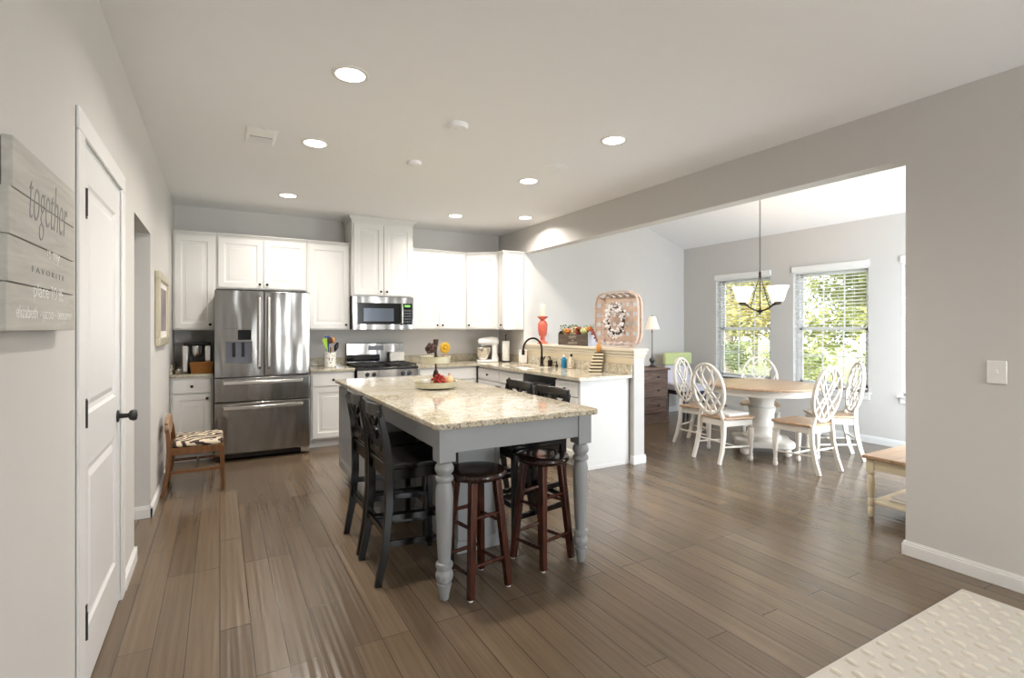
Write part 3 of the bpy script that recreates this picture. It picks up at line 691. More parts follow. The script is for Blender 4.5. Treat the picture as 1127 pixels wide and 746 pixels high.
# ------------------------------------------------------------------ black counter chairs
def curve_pts(f, n=12): return [f(i/(n-1)) for i in range(n)]
def bez(p0, p1, p2, p3, n=12):
    P = [Vector(p) for p in (p0, p1, p2, p3)]
    return [P[0]*(1-t)**3+P[1]*3*t*(1-t)**2+P[2]*3*t*t*(1-t)+P[3]*t**3 for t in [i/(n-1) for i in range(n)]]
def black_chair(label, loc, rz):
    t = thing('counter_chair', label, 'bar stool', loc, rz, 'black cross-back counter chairs around the island')
    m = M['blackwood']
    for s in (-1, 1):
        b = MB(); pts = [(s*.185, -.245, 0), (s*.185, -.205, .2), (s*.185, -.185, .42), (s*.185, -.185, .64), (s*.183, -.20, .78), (s*.18, -.235, .95)]
        b.tube(pts, 0, rect=[(.03, .036), (.032, .042), (.034, .046), (.034, .046), (.030, .040), (.026, .03)], up=(0, 1, 0)); b.build('rear_leg', m, t, bevel=.004)
    for s in (-1, 1):
        b = MB(); b.tube([(s*.18, .185, 0), (s*.18, .18, .61)], 0, rect=[(.028, .028), (.038, .038)], up=(0, 1, 0)); b.build('front_leg', m, t, bevel=.003)
    b = MB(); b.prism([(-.20, -.20), (.20, -.20), (.215, .12), (.20, .20), (.15, .215), (-.15, .215), (-.20, .20), (-.215, .12)], .62, .655); b.build('seat', m, t, bevel=.010, seg=3)
    b = MB(); b.box(-.17, .17, .17, .19, .56, .62); b.box(-.17, .17, -.19, -.17, .56, .62); b.box(-.19, -.17, -.18, .18, .56, .62); b.box(.17, .19, -.18, .18, .56, .62); b.build('seat_rail', m, t, bevel=.002)
    for nm, seg in (('footrest', ((-.18, .182, .26), (.18, .182, .26))), ('stretcher', ((-.182, -.2, .22), (-.18, .182, .19))), ('stretcher', ((.182, -.2, .22), (.18, .182, .19))),
                    ('stretcher', ((-.182, -.195, .36), (-.18, .182, .34))), ('stretcher', ((.182, -.195, .36), (.18, .182, .34))), ('stretcher', ((-.18, -.2, .27), (.18, -.2, .27)))):
        b = MB(); b.tube(seg, 0, rect=(.018, .034), up=(0, 0, 1)); b.build(nm, m, t, bevel=.002)
    b = MB()
    b.tube([(x, -.232-.02*math.cos(x/.18*PI/2)*1.0, .945) for x in [-.195+.39*i/10 for i in range(11)]], 0, rect=(.022, .072), up=(0, 0, 1)); b.build('top_rail', m, t, bevel=.006)
    b = MB(); b.tube([(-.17, -.192, .70), (0, -.20, .70), (.17, -.192, .70)], 0, rect=(.02, .045), up=(0, 0, 1)); b.build('lower_rail', m, t, bevel=.003)
    for s in (-1, 1):
        b = MB(); b.tube(bez((s*.165, -.235, .92), (s*.05, -.225, .86), (-s*.02, -.215, .80), (-s*.10, -.20, .71)), 0, rect=(.012, .022), up=(0, 1, 0)); b.build('cross_slat', m, t, bevel=.002)
        b = MB(); b.tube(bez((s*.06, -.238, .92), (-s*.09, -.225, .87), (-s*.10, -.215, .79), (s*.04, -.20, .71)), 0, rect=(.012, .018), up=(0, 1, 0)); b.build('cross_slat', m, t, bevel=.002)
    return t
ch = black_chair('black cross-back counter chair on the left side of the island, nearest the camera', (.985, 2.955, 0), -PI/2)
dup(ch, (.99, 3.405, 0), -PI/2, 'black cross-back counter chair on the left of the island, behind the nearest one')
dup(ch, (1.805, 3.01, 0), PI/2, 'black cross-back counter chair on the right side of the island, nearer the round stool')
dup(ch, (1.805, 3.475, 0), PI/2, 'black cross-back counter chair on the right of the island, farther from the camera')

# ------------------------------------------------------------------ round wooden stools
def round_stool(label, loc, rz):
    t = thing('round_stool', label, 'stool', loc, rz, 'round backless stools at the end of the island')
    b = MB(); b.lathe([(.145, .592), (.158, .598), (.165, .610), (.165, .620), (.158, .630), (.13, .634), (.06, .630), (.001, .629)], (0, 0, 0), 40); b.build('seat', M['seatwood'], t, smooth=True)
    F, Tp = .136, .088; pts = []
    for i in range(4):
        a = PI/4+i*PI/2; f = Vector((math.cos(a)*F*1.3, math.sin(a)*F*1.3, 0)); q = Vector((math.cos(a)*Tp*1.25, math.sin(a)*Tp*1.25, .597)); pts.append((f, q))
        b = MB(); b.tube([f+(q-f)*0.012, q], 0, rect=[(.034, .034), (.040, .040)], up=(math.cos(a+PI/4), math.sin(a+PI/4), 0)); lg = b.build('leg', M['redwood'], t, bevel=.004)
        b = MB(); b.cyl((f.x, f.y, 0), .012, .008, 12); b.build('foot_pad', M['white'], lg)
    for i in range(4):
        for z in ((.16, .40) if i % 2 == 0 else (.12, .35)):
            a0 = pts[i][0].lerp(pts[i][1], z/.597); a1 = pts[(i+1) % 4][0].lerp(pts[(i+1) % 4][1], z/.597)
            b = MB(); b.tube([a0, a0.lerp(a1, .5), a1], [.008, .011, .008], 10); b.build('rung', M['redwood'], t, smooth=True)
    return t
st = round_stool('round dark wooden backless stool beside the left turned leg of the island', (1.215, 2.535, 0), math.radians(10))
dup(st, (1.70, 2.625, 0), math.radians(14), 'round dark wooden backless stool beside the right turned leg of the island')

# ------------------------------------------------------------------ dining table and chairs
TX, TY = 5.36, 3.69
t = thing('dining_table', 'round pedestal dining table with honey wood top and white base', 'table', (TX, TY, 0))
b = MB(); b.lathe([(.57, .735), (.605, .738), (.61, .748), (.605, .76), (.58, .765), (.001, .765)], (0,0,0), 64); b.build('tabletop', M['oak'], t, smooth=True)
b = MB(); b.lathe([(.545, .665), (.55, .668), (.552, .735), (.01, .735), (.01, .665)], (0,0,0), 64, cap=False); b.build('apron', M['pale'], t, smooth=True)
b = MB(); b.lathe([(.20, .15), (.205, .18), (.16, .20), (.14, .24), (.15, .30), (.13, .33), (.125, .42), (.14, .46), (.145, .50), (.125, .52), (.13, .58), (.16, .62), (.18, .66)], (0,0,0), 16); b.build('pedestal', M['pale'], t, smooth=True)
b = MB(); pl = []
for i in range(32):
    a = 2*PI*i/32; r = .33*(1+.12*math.cos(4*a)); pl.append((r*math.cos(a), r*math.sin(a)))
b.prism(pl, .085, .15); b.build('base', M['pale'], t, bevel=.015, seg=3)
for i in range(4):
    a = i*PI/2
    b = MB(); b.lathe([(.03, 0), (.045, .015), (.05, .045), (.04, .075), (.03, .088)], (.30*math.cos(a), .30*math.sin(a), 0), 16); b.build('bun_foot', M['pale'], t, smooth=True)

def din_chair(label, loc, rz):
    t = thing('dining_chair', label, 'chair', loc, rz, 'white oval-back dining chairs around the round table')
    m = M['pale']
    b = MB(); b.prism([(-.19, -.19), (.19, -.19), (.225, .10), (.225, .19), (.19, .225), (-.19, .225), (-.225, .19), (-.225, .10)], .445, .468); b.build('seat', M['oak'], t, bevel=.008, seg=3)
    b = MB(); b.prism([(-.17, -.175), (.17, -.175), (.195, .195), (-.195, .195)], .375, .445); b.build('seat_frame', m, t, bevel=.003)
    for s in (-1, 1):
        b = MB(); b.lathe([(.016, 0), (.021, .008), (.024, .03), (.017, .055), (.022, .065), (.016, .08), (.020, .12), (.028, .26), (.030, .33), (.022, .345), (.028, .355), (.028, .38)], (s*.185, .18, 0), 16); b.build('front_leg', m, t, smooth=True)
    zc, rx, rzz = .755, .205, .262
    by = lambda z: -.185-.16*max(0, z-.46)
    for s in (-1, 1):
        b = MB(); b.tube([(s*.175, -.265, 0), (s*.172, -.225, .12), (s*.165, -.19, .28), (s*.16, -.18, .44), (s*.135, -.19, .50), (s*.125, by(.545), .545)], 0, rect=[(.028, .04), (.03, .04), (.034, .042), (.034, .042), (.03, .034), (.026, .026)], up=(0, 1, 0)); b.build('rear_leg', m, t, bevel=.004)
    b = MB(); pts = []
    for i in range(40):
        a = 2*PI*i/40; z = zc+rzz*math.sin(a); pts.append((rx*math.cos(a), by(z), z))
    b.tube(pts, 0, rect=(.026, .034), up=(0, 1, 0), closed=True); b.build('back_hoop', m, t, bevel=.005)
    def sl(p0, p1, p2, p3, w=.017):
        b = MB(); f = lambda p: (p[0], by(p[1]), p[1]); b.tube(bez(f(p0), f(p1), f(p2), f(p3), 14), 0, rect=(w, .014), up=(0, 1, 0)); b.build('lattice_slat', m, t, bevel=.002)
    for s in (-1, 1):
        sl((s*.07, 1.0), (s*.10, .86), (-s*.03, .74), (-s*.15, .585))
        sl((s*.155, .925), (s*.10, .78), (-s*.05, .68), (-s*.075, .515))
        sl((s*.195, .80), (s*.14, .66), (s*.02, .60), (-s*.01, .50))
        sl((s*.02, 1.01), (-s*.12, .90), (-s*.11, .76), (s*.04, .66))
    for sg in (((-.17, -.205, .17), (-.185, .18, .15)), ((.17, -.205, .17), (.185, .18, .15)), ((-.178, .0, .16), (.178, .0, .16)), ((-.168, -.2, .22), (.168, -.2, .22))):
        b = MB(); P = [Vector(p) for p in sg]; b.tube([P[0], P[0].lerp(P[1], .5), P[1]], [.008, .011, .008], 8); b.build('stretcher', m, t, smooth=True)
    return t
def head(dx, dy): return math.atan2(dy, dx)-PI/2
cB = din_chair('white oval-back dining chair at the left front of the table, its back to the kitchen', (4.70, 3.675, 0), head(1, -.07))
dup(cB, (5.06, 4.28, 0), head(.24, -.97), 'white oval-back dining chair farthest left, in front of the chest of drawers')
dup(cB, (5.09, 3.045, 0), head(.04, 1), 'white oval-back dining chair at the right front of the table, seen from behind')
dup(cB, (5.80, 3.17, 0), head(-.72, .72), 'white oval-back dining chair at the right, half hidden behind the right front chair')
dup(cB, (5.86, 4.06, 0), head(-.80, -.60), 'white oval-back dining chair facing the camera across the table, before the windows')
t = thing('seat_pad', 'thin white seat pad on the left front dining chair', 'cushion', (4.72, 3.67, .469))
b = MB(); b.prism([(-.13, -.14), (.17, -.16), (.18, .15), (-.13, .15)], 0, .03); b.build('pad', M['linen'], t, bevel=.012, seg=3)

# chandelier
cx, cy = 5.34, 3.70; zt = vz(cx)
t = thing('chandelier', 'bronze chandelier with lit upturned alabaster glass shades over the dining table', 'chandelier', (cx, cy, 0))
b = MB(); b.lathe([(.065, zt+.02), (.065, zt-.02), (.03, zt-.035), (.008, zt-.045)], (0,0,0), 20); b.build('canopy', M['bronze'], t, smooth=True)
b = MB(); z = zt-.04; i = 0
while z > 2.04:
    a = (i % 2)*PI/2; pts = [(math.cos(a)*.008*math.cos(q), math.sin(a)*.008*math.cos(q), z-.02+.018*math.sin(q)) for q in [2*PI*k/8 for k in range(8)]]
    b.tube(pts, .0022, 5, closed=True); z -= .030; i += 1
b.build('chain', M['bronze'], t)
b = MB(); b.lathe([(.001, 1.545), (.012, 1.553), (.006, 1.563), (.03, 1.575), (.036, 1.59), (.012, 1.605), (.006, 1.615), (.006, 1.99), (.014, 2.0), (.014, 2.02), (.004, 2.045)], (0,0,0), 16); b.build('stem', M['bronze'], t, smooth=True)
vd = math.atan2(cy, cx)
for k in range(4):
    a = vd+PI/4+k*PI/2; ca, sa = math.cos(a), math.sin(a); R_ = .25
    P = lambda r, z: (ca*r, sa*r, z)
    b = MB(); b.tube([P(.02, 1.59), P(.08, 1.60), P(.14, 1.625), P(.19, 1.655), P(.235, 1.668), P(R_, 1.67)], .008, 8)
    b.lathe([(.012, 1.66), (.04, 1.668), (.045, 1.68), (.02, 1.684)], (ca*R_, sa*R_, 0), 16)
    b.tube([P(.01, 2.0), P(.03, 1.92), P(.07, 1.82), P(.10, 1.72), P(.14, 1.64)], .0035, 6)
    arm = b.build('arm', M['bronze'], t, smooth=True)
    b = MB(); b.lathe([(.045, 1.685), (.055, 1.69), (.072, 1.74), (.088, 1.80), (.112, 1.852), (.108, 1.853), (.084, 1.80), (.068, 1.74), (.050, 1.695), (.001, 1.692)], (ca*R_, sa*R_, 0), 24, cap=False); b.build('glass_shade', M['shade'], arm, smooth=True)
    pd = bpy.data.lights.new('chandelier_bulb', 'POINT'); pd.energy = 5; pd.color = (1, .85, .66); pd.shadow_soft_size = .04
    po = bpy.data.objects.new('chandelier_bulb', pd); COL.objects.link(po); po.parent = arm; po.location = (ca*R_, sa*R_, 1.80)

# chest of drawers, lamp, corner chair
t = thing('chest_of_drawers', 'weathered brown wooden chest of drawers against the dining back wall', 'dresser', (5.33, 5.52, 0))
b = MB(); b.box(-.47, .47, .0, .55, .05, .77); b.box(-.48, .48, -.01, .55, 0, .13); b.build('body', M['barn'], t, bevel=.004)
b = MB(); b.box(-.50, .50, -.025, .56, .77, .80); b.build('top', M['barn'], t, bevel=.005)
for i, (z0, z1) in enumerate(((.60, .755), (.385, .585), (.15, .37))):
    b = MB(); b.panel((-.45, -.018, z0), X, Z, -Y, .90, z1-z0, [(0, 0), (.02, 0), (.026, -.006), (.026, -.006)], back=.018); dd = b.build('drawer', M['barn'], t, bevel=.002)
    for x in (-.25, .25):
        b = MB(); b.lathe([(.007, 0), (.007, -.012), (.016, -.018), (.014, -.03), (.001, -.032)], (x, -.018, (z0+z1)/2), 12, 'y'); b.build('knob', M['dsteel'], dd, smooth=True)
t = thing('table_lamp', 'slim table lamp with a lit cream shade on the chest of drawers', 'lamp', (5.70, 5.74, .80))
b = MB(); b.lathe([(.07, 0), (.072, .008), (.055, .018), (.03, .03), (.02, .06), (.035, .085), (.045, .105), (.04, .125), (.02, .14), (.012, .18), (.008, .22), (.007, .52), (.016, .53), (.008, .55), (.008, .60)], (0,0,0), 20); b.build('stand', M['dsteel'], t, smooth=True)
b = MB(); b.lathe([(.112, .575), (.05, .765), (.047, .765), (.109, .576)], (0,0,0), 28, cap=False); b.build('lamp_shade', M['lampshade'], t, smooth=True)
b = MB(); b.lathe([(.003, .60), (.003, .775), (.008, .78), (.001, .795)], (0,0,0), 8); b.build('finial', M['dsteel'], t)
pd = bpy.data.lights.new('lamp_bulb', 'POINT'); pd.energy = 3; pd.color = (1, .8, .6); pd.shadow_soft_size = .03
po = bpy.data.objects.new('lamp_bulb', pd); COL.objects.link(po); po.parent = t; po.location = (0, 0, .66)
t = thing('corner_chair', 'upholstered chair with pale green headrest in the dining corner beside the chest of drawers', 'chair', (6.38, 5.78, 0), math.radians(-8))
b = MB()
b.prism([(-.25, .10), (.25, .10), (.23, .15), (-.23, .15)], .50, .80); b.build('back', M['lilac'], t, bevel=.02, seg=3)
b = MB(); b.prism([(-.27, .07), (.27, .07), (.25, .16), (-.25, .16)], .80, 1.0); b.build('headrest', M['greenfab'], t, bevel=.03, seg=3)
b = MB(); b.box(-.24, .24, -.32, .12, .42, .52); b.build('seat', M['lilac'], t, bevel=.02, seg=3)
b = MB(); b.box(-.22, .22, -.30, .10, .36, .42); b.build('seat_frame', M['navy'], t, bevel=.004)
for x in (-.2, .2):
    for y in (-.28, .10):
        b = MB(); b.tube([(x, y, 0), (x, y, .36)], 0, rect=[(.025, .025), (.04, .04)], up=(0,1,0)); b.build('leg', M['navy'], t, bevel=.002)

# cream side table at the right opening
t = thing('coffee_table', 'cream coffee table with honey wood top, cut off by the right wall', 'table', (4.185, 2.03, 0))
b = MB(); b.box(-.03, 1.05, -.55, .02, .43, .455); b.build('top', M['oak'], t, bevel=.005)
b = MB(); b.box(.0, 1.02, -.52, -.50, .35, .43); b.box(0, 1.02, -.03, -.01, .35, .43); b.box(0, .02, -.5, -.03, .35, .43); b.box(1.0, 1.02, -.5, -.03, .35, .43); b.build('apron', M['cream'], t, bevel=.002)
b = MB(); b.box(.01, 1.01, -.5, -.02, .10, .12); b.build('lower_shelf', M['cream'], t, bevel=.003)
for x in (.015, 1.005):
    for y in (-.505, -.025):
        b = MB(); b.lathe([(.014, 0), (.02, .02), (.022, .06), (.016, .075), (.022, .085), (.022, .13), (.016, .14), (.022, .16), (.028, .24), (.026, .29), (.016, .31), (.024, .32), (.024, .335)], (x, y, 0), 16); b.box(x-.024, x+.024, y-.024, y+.024, .335, .43); b.build('leg', M['cream'], t, smooth=True)
t = thing('folded_linen', 'folded white patterned cloth on the lower shelf of the cream coffee table', 'cloth', (4.50, 1.78, .121))
b = MB(); b.box(-.22, .22, -.15, .15, 0, .02); b.box(-.2, .215, -.14, .14, .02, .04); b.build('folds', M['linen'], t, bevel=.008, seg=3)

# ------------------------------------------------------------------ small chair by the left wall
t = thing('low_chair', 'small brown wooden chair with patterned cushion against the left wall by the kitchen', 'chair', (-.175, 5.36, 0), -PI/2)
for s in (-1, 1):
    b = MB(); b.tube([(s*.245, -.235, 0), (s*.24, -.20, .2), (s*.24, -.19, .38), (s*.225, -.20, .50), (s*.21, -.215, .60)], 0, rect=[(.026, .03), (.03, .036), (.034, .04), (.03, .03), (.022, .022)], up=(0,1,0)); b.build('rear_leg', M['oakdark'], t, bevel=.004)
    b = MB(); b.tube([(s*.245, .20, 0), (s*.24, .19, .385)], 0, rect=[(.026, .026), (.038, .038)], up=(0,1,0)); b.build('front_leg', M['oakdark'], t, bevel=.004)
    b = MB(); b.tube([(s*.242, -.20, .19), (s*.242, .19, .19)], 0, rect=(.018, .025), up=(0,0,1)); b.build('stretcher', M['oakdark'], t, bevel=.002)
b = MB(); b.tube([(-.24, .0, .19), (.24, .0, .19)], 0, rect=(.018, .025), up=(0,0,1)); b.build('stretcher', M['oakdark'], t, bevel=.002)
b = MB()
for q in ((-.25, .25, .17, .20), (-.25, .25, -.20, -.17), (-.255, -.225, -.19, .19), (.225, .255, -.19, .19)): b.box(q[0], q[1], q[2], q[3], .335, .395)
b.build('seat_frame', M['oakdark'], t, bevel=.003)
b = MB(); b.prism([(-.25, -.17), (.25, -.17), (.26, .16), (.22, .20), (-.22, .20), (-.26, .16)], .395, .435); b.build('cushion', M['cushion'], t, bevel=.018, seg=3)
b = MB(); pl = [(.235*math.cos(2*PI*i/28), .56+.085*math.sin(2*PI*i/28)) for i in range(28)]; b.prism(pl, -.225, -.195, 'y'); b.build('backrest', wood('worn_back_wood', S(140, 112, 88), S(170, 142, 116), .6, 4, (2, 9, 9)), t, bevel=.008, seg=3)

# ------------------------------------------------------------------ wall sign and picture on the left wall
t = thing('wood_sign', 'grey-washed plank wall sign with script lettering, at the left edge beside the door', 'sign', (XL, 2.0, 1.388))
zs = [0, .111, .217, .325, .443]; y0s = [-.485, -.475, -.465, -.445]
for i in range(4):
    b = MB(); b.box(.022, .042, y0s[i], .12, zs[i]+.0015, zs[i+1]-.0015); b.build('plank', M['plank'], t, bevel=.0015)
for ya, yb in ((-.44, -.40), (.02, .06)):
    b = MB(); b.box(.001, .022, ya, yb, .004, .438); b.build('back_batten', M['plankshade'], t)
RT = (PI/2, 0, PI/2)
for nm, body, mm, ya, yb, za, zb, shr in (('script_word', 'together', 'script', 1.672, 2.025, .235, .405, .3), ('small_words', 'is my', 'whitepaint', 1.815, 1.945, .184, .227, .2), ('faint_words', 'F A V O R I T E', 'script', 1.69, 1.99, .148, .162, 0),
                            ('place_words', 'place', 'whitepaint', 1.70, 1.83, .075, .122, 0), ('capital_words', 'TO BE', 'whitepaint', 1.85, 1.975, .086, .122, 0), ('bottom_words', 'elizabeth - jacob - benjamin', 'whitepaint', 1.575, 2.08, .022, .062, 0)):
    text(nm, body, .1, M[mm], t, (.0425, (ya+yb)/2-2.0, (za+zb)/2), RT, .0005, shr, fit=(yb-ya, zb-za))
t = thing('framed_picture', 'gold-framed picture on the left wall near the kitchen', 'picture', (XL, 5.34, 1.25))
b = MB(); w, h = .86, .60
for q in ((-w/2, w/2, 0, .065), (-w/2, w/2, h-.065, h), (-w/2, -w/2+.065, .065, h-.065), (w/2-.065, w/2, .065, h-.065)): b.box(.002, .036, *q)
b.build('frame', M['gold'], t, bevel=.005)
b = MB(); b.box(.004, .018, -w/2+.065, w/2-.065, .065, h-.065); mt = b.build('mat_board', M['linen'], t)
b = MB(); b.box(.018, .020, -w/2+.13, w/2-.13, .12, h-.12); b.build('print', M['art'], t)

# ------------------------------------------------------------------ things on the counters
t = thing('coffee_maker', 'silver and black pod coffee maker on the counter left of the refrigerator', 'coffee maker', (-.215, 6.60, .916))
b = MB(); b.box(-.13, .13, -.02, .13, 0, .30); b.box(-.075, .075, -.12, .0, 0, .035); b.build('body', M['black'], t, bevel=.012, seg=3)
for x0, x1 in ((-.135, -.075), (.075, .135)):
    b = MB(); b.box(x0, x1, -.13, .12, .002, .29); b.build('side_housing', M['bar'], t, bevel=.012, seg=3)
b = MB(); b.box(-.125, .125, -.13, .12, .29, .325); b.build('lid', M['black'], t, bevel=.015, seg=3)
b = MB(); b.lathe([(.04, .17), (.052, .19), (.055, .285)], (0, -.09, 0), 20); b.build('brew_head', M['bar'], t, smooth=True)
t = thing('wicker_basket', 'small honey wicker basket in front of the coffee maker', 'basket', (-.165, 6.37, .916))
b = MB(); b.prism([(-.095, -.055), (.095, -.055), (.1, .055), (-.1, .055)], 0, .005)
for k in range(9):
    z = .008+.013*k; e = .0015*k; q = [(-.09-e, -.05-e, z), (0, -.055-e, z), (.09+e, -.05-e, z), (.095+e, 0, z), (.09+e, .05+e, z), (0, .055+e, z), (-.09-e, .05+e, z), (-.095-e, 0, z)]; b.tube(q, .0075, 6, closed=True)
b.build('weave', M['wicker'], t, smooth=True)
t = tag(MB().lathe([(.022, 0), (.03, .01), (.034, .03), (.022, .045), (.006, .05), (.009, .058), (.001, .062)], (0,0,0), 16).build('sugar_pot', M['bar'], smooth=True), 'small shiny round pot on the counter at the left wall beside the coffee maker', 'pot'); t.location = (-.375, 6.42, .916)
t = tag(MB().lathe([(.062, 0), (.068, .006), (.070, .18), (.064, .182), (.060, .02), (.001, .018)], (0,0,0), 28, cap=False).build('utensil_crock', M['dotwhite'], smooth=True), 'white crock with black dots full of utensils, right of the refrigerator', 'crock'); t.location = (1.175, 6.58, .916)
CR = Vector((1.175, 6.58, .936))
def utensil(name, label, dx, dy, ln, m, head_):
    t = thing(name, label, 'utensil', CR, 0, 'kitchen utensils in the dotted crock')
    d = Vector((dx, dy, ln)); p1 = d*.62
    b = MB(); b.tube([(0, 0, .0), p1], .006, 8); b.build('handle', m, t, smooth=True)
    b = MB()
    if head_ == 'spoon': b.sphere(d*.85, .032, 12, 8, (1, .35, 1.25))
    elif head_ == 'turner': b.tube([p1, d], 0, rect=[(.02, .006), (.06, .004)], up=(0, 1, 0))
    else: b.tube([p1, p1.lerp(d, .5), d], [.01, .028, .012], 10)
    b.build('head', m, t, smooth=True)
utensil('spatula', 'lime green spatula leaning left in the dotted crock', -.07, -.02, .33, M['lime'], 'turner')
utensil('spatula', 'blue spatula standing in the dotted crock', -.035, .02, .36, M['royal'], 'turner')
utensil('ladle', 'dark ladle in the middle of the dotted crock', -.005, -.03, .36, M['twig'], 'spoon')
utensil('wooden_spoon', 'amber wooden spoon standing in the dotted crock', .032, 0, .36, M['amber'], 'spoon')
utensil('whisk', 'black handled whisk leaning right in the dotted crock', .09, .01, .28, M['black'], 'whisk')
b = MB(); b.box(-.1, .1, -.03, .03, 0, .12); t = tag(b.build('dotted_tin', M['dotwhite'], bevel=.01), 'cream tin with dark dots at the back right of the range', 'tin'); t.location = (2.06, 6.765, .952)

# stand mixer
t = thing('stand_mixer', 'pearl grey stand mixer with a metal bowl in the kitchen corner', 'mixer', (3.31, 6.50, .916), math.radians(-20))
b = MB(); b.prism([(-.17, -.06), (-.12, -.09), (.0, -.07), (.12, -.09), (.14, 0), (.12, .09), (0, .07), (-.12, .09), (-.17, .06)], 0, .03); b.build('base', M['white'], t, bevel=.01, seg=3)
b = MB(); b.tube([(.09, 0, .03), (.085, 0, .12), (.08, 0, .24)], [.055, .035, .045], 16); b.build('column', M['white'], t, smooth=True)
b = MB(); b.tube([(.14, 0, .29), (.12, 0, .29), (.04, 0, .295), (-.06, 0, .29), (-.12, 0, .285), (-.15, 0, .282)], [.03, .055, .062, .056, .05, .03], 18); b.cyl((-.09, 0, .22), .022, .04, 14); b.build('motor_head', M['white'], t, smooth=True)
b = MB(); b.lathe([(.05, .03), (.055, .04), (.085, .09), (.105, .16), (.108, .20), (.112, .202), (.10, .16), (.03, .05)], (-.08, 0, 0), 24, cap=False); b.build('bowl', M['bar'], t, smooth=True)
t = thing('paper_towel_roll', 'white paper towel roll on a black stand beside the stand mixer', 'paper towels', (3.52, 6.38, .916))
b = MB(); b.lathe([(.07, 0), (.07, .01), (.008, .014), (.006, .36), (.012, .37), (.006, .385), (.001, .386)], (0,0,0), 20); b.build('stand', M['black'], t, smooth=True)
b = MB(); b.lathe([(.05, .016), (.052, .02), (.052, .29), (.05, .294)], (0,0,0), 24); b.build('roll', M['paper'], t, smooth=True)
t = thing('canister', 'tall white canister on the counter below the end upper cabinet', 'canister', (3.59, 6.03, .916))
b = MB(); b.box(-.045, .045, -.04, .04, 0, .155); b.build('body', M['white'], t, bevel=.01, seg=3)
b = MB(); b.box(-.047, .047, -.042, .042, .156, .18); b.build('lid', M['white'], t, bevel=.006)
# faucet
t = thing('faucet', 'oil-rubbed bronze gooseneck faucet over the peninsula sink', 'faucet', (3.53, 5.46, .916))
b = MB(); b.lathe([(.03, 0), (.03, .008), (.022, .014), (.02, .10), (.016, .12)], (0,0,0), 20)
pts = [(0, 0, .10), (0, 0, .20)]+[(-.135+.135*math.cos(a), 0, .215+.135*math.sin(a)) for a in [PI*k/14 for k in range(15)]]+[(-.272, 0, .20)]
b.tube(pts, .0125, 14); b.build('spout', M['bronze'], t, smooth=True)
b = MB(); b.lathe([(.013, .215), (.018, .21), (.02, .15), (.017, .145)], (-.272, 0, 0), 16); b.build('spray_head', M['bronze'], t, smooth=True)
b = MB(); b.tube([(0, -.015, .07), (0, -.05, .085), (-.01, -.085, .12)], [.012, .008, .009], 10); b.build('lever', M['bronze'], t, smooth=True)
def bottle(name, label, cat, loc, prof, m, top_=None, mt_=None):
    t = thing(name, label, cat, loc); MB().lathe(prof, (0,0,0), 20).build('body', m, t, smooth=True)
    if top_: b = MB(); top_(b); b.build('pump' if 'dispenser' in name or 'lotion' in name else 'cap', mt_, t, smooth=True)
def pump(h): return lambda b: (b.cyl((0,0,h), .008, .025, 10), b.tube([(0,0,h+.025), (0,0,h+.035), (-.035,0,h+.03)], .006, 8))
bottle('soap_dispenser', 'dark bronze soap dispenser just right of the faucet', 'soap dispenser', (3.595, 5.37, .916), [(.028, 0), (.03, .01), (.03, .07), (.015, .085)], M['bronze'], pump(.085), M['bronze'])
bottle('lotion_pump', 'short black pump between the soap dispenser and the blue bottle', 'soap dispenser', (3.60, 5.23, .916), [(.018, 0), (.018, .02), (.008, .03)], M['black'], pump(.03), M['black'])
bottle('soap_bottle', 'clear bottle of blue dish soap on the peninsula counter', 'bottle', (3.60, 5.08, .916), [(.028, 0), (.034, .01), (.034, .10), (.018, .12), (.012, .13)], M['blue'], lambda b: b.cyl((0,0,.13), .014, .03, 12, r2=.008), M['white'])
bottle('dotted_bottle', 'ivory bottle with brown dots beside the blue dish soap', 'bottle', (3.60, 4.93, .916), [(.034, 0), (.042, .01), (.042, .09), (.02, .125), (.012, .14)], M['dotbottle'], lambda b: b.cyl((0,0,.14), .014, .03, 12), M['bronze'])
# striped stand with wooden scoops
t = thing('spoon_rest_stand', 'tapered black and cream striped holder leaning on the peninsula counter', 'holder', (3.585, 4.46, .916), math.radians(-30))
b = MB(); b.add([(-.075, -.05, 0), (.06, -.05, 0), (.06, .05, 0), (-.075, .05, 0), (-.01, -.045, .21), (.085, -.045, .22), (.085, .045, .22), (-.01, .045, .21)], [(0,3,2,1),(4,5,6,7),(0,1,5,4),(1,2,6,5),(2,3,7,6),(3,0,4,7)]); b.build('body', M['stand'], t, bevel=.006)
b = MB(); b.sphere((.03, -.01, .26), .03, 14, 10, (.9, .6, 1.9)); b.tube([(.035, -.01, .30), (.045, -.005, .335)], [.014, .008], 10); b.build('wooden_scoop', M['amber'], t, smooth=True)

# tiered tray on island
TC = Vector((1.49, 3.85, .919))
t = thing('tiered_tray', 'two-tier cream metal tray with dark turned post on the island', 'tray', TC)
for nm, r, z, h in (('lower_tray', .165, .012, .042), ('upper_tray', .115, .20, .05)):
    b = MB(); b.lathe([(.001, z), (r*.97, z), (r, z+h), (r+.004, z+h+.003), (r-.004, z+h+.002), (r*.97-.006, z+.006), (.001, z+.006)], (0,0,0), 40, cap=False); b.build(nm, M['zinc'], t, smooth=True)
b = MB(); b.lathe([(.05, 0), (.05, .012)], (0,0,0), 16); b.build('foot', M['iron'], t)
b = MB(); b.lathe([(.012, .02), (.010, .06), (.018, .08), (.024, .10), (.018, .13), (.008, .145), (.008, .20), (.016, .22), (.02, .24), (.01, .262), (.008, .30), (.014, .33), (.02, .36), (.022, .385), (.001, .39)], (0,0,0), 16); b.build('post', M['twig'], t, smooth=True)
def on(name, label, cat, dx, dy, z, b, m, group='autumn decorations on the tiered tray'):
    o = b.build(name, m, smooth=True); o.location = TC+Vector((dx, dy, z)); return tag(o, label, cat, group)
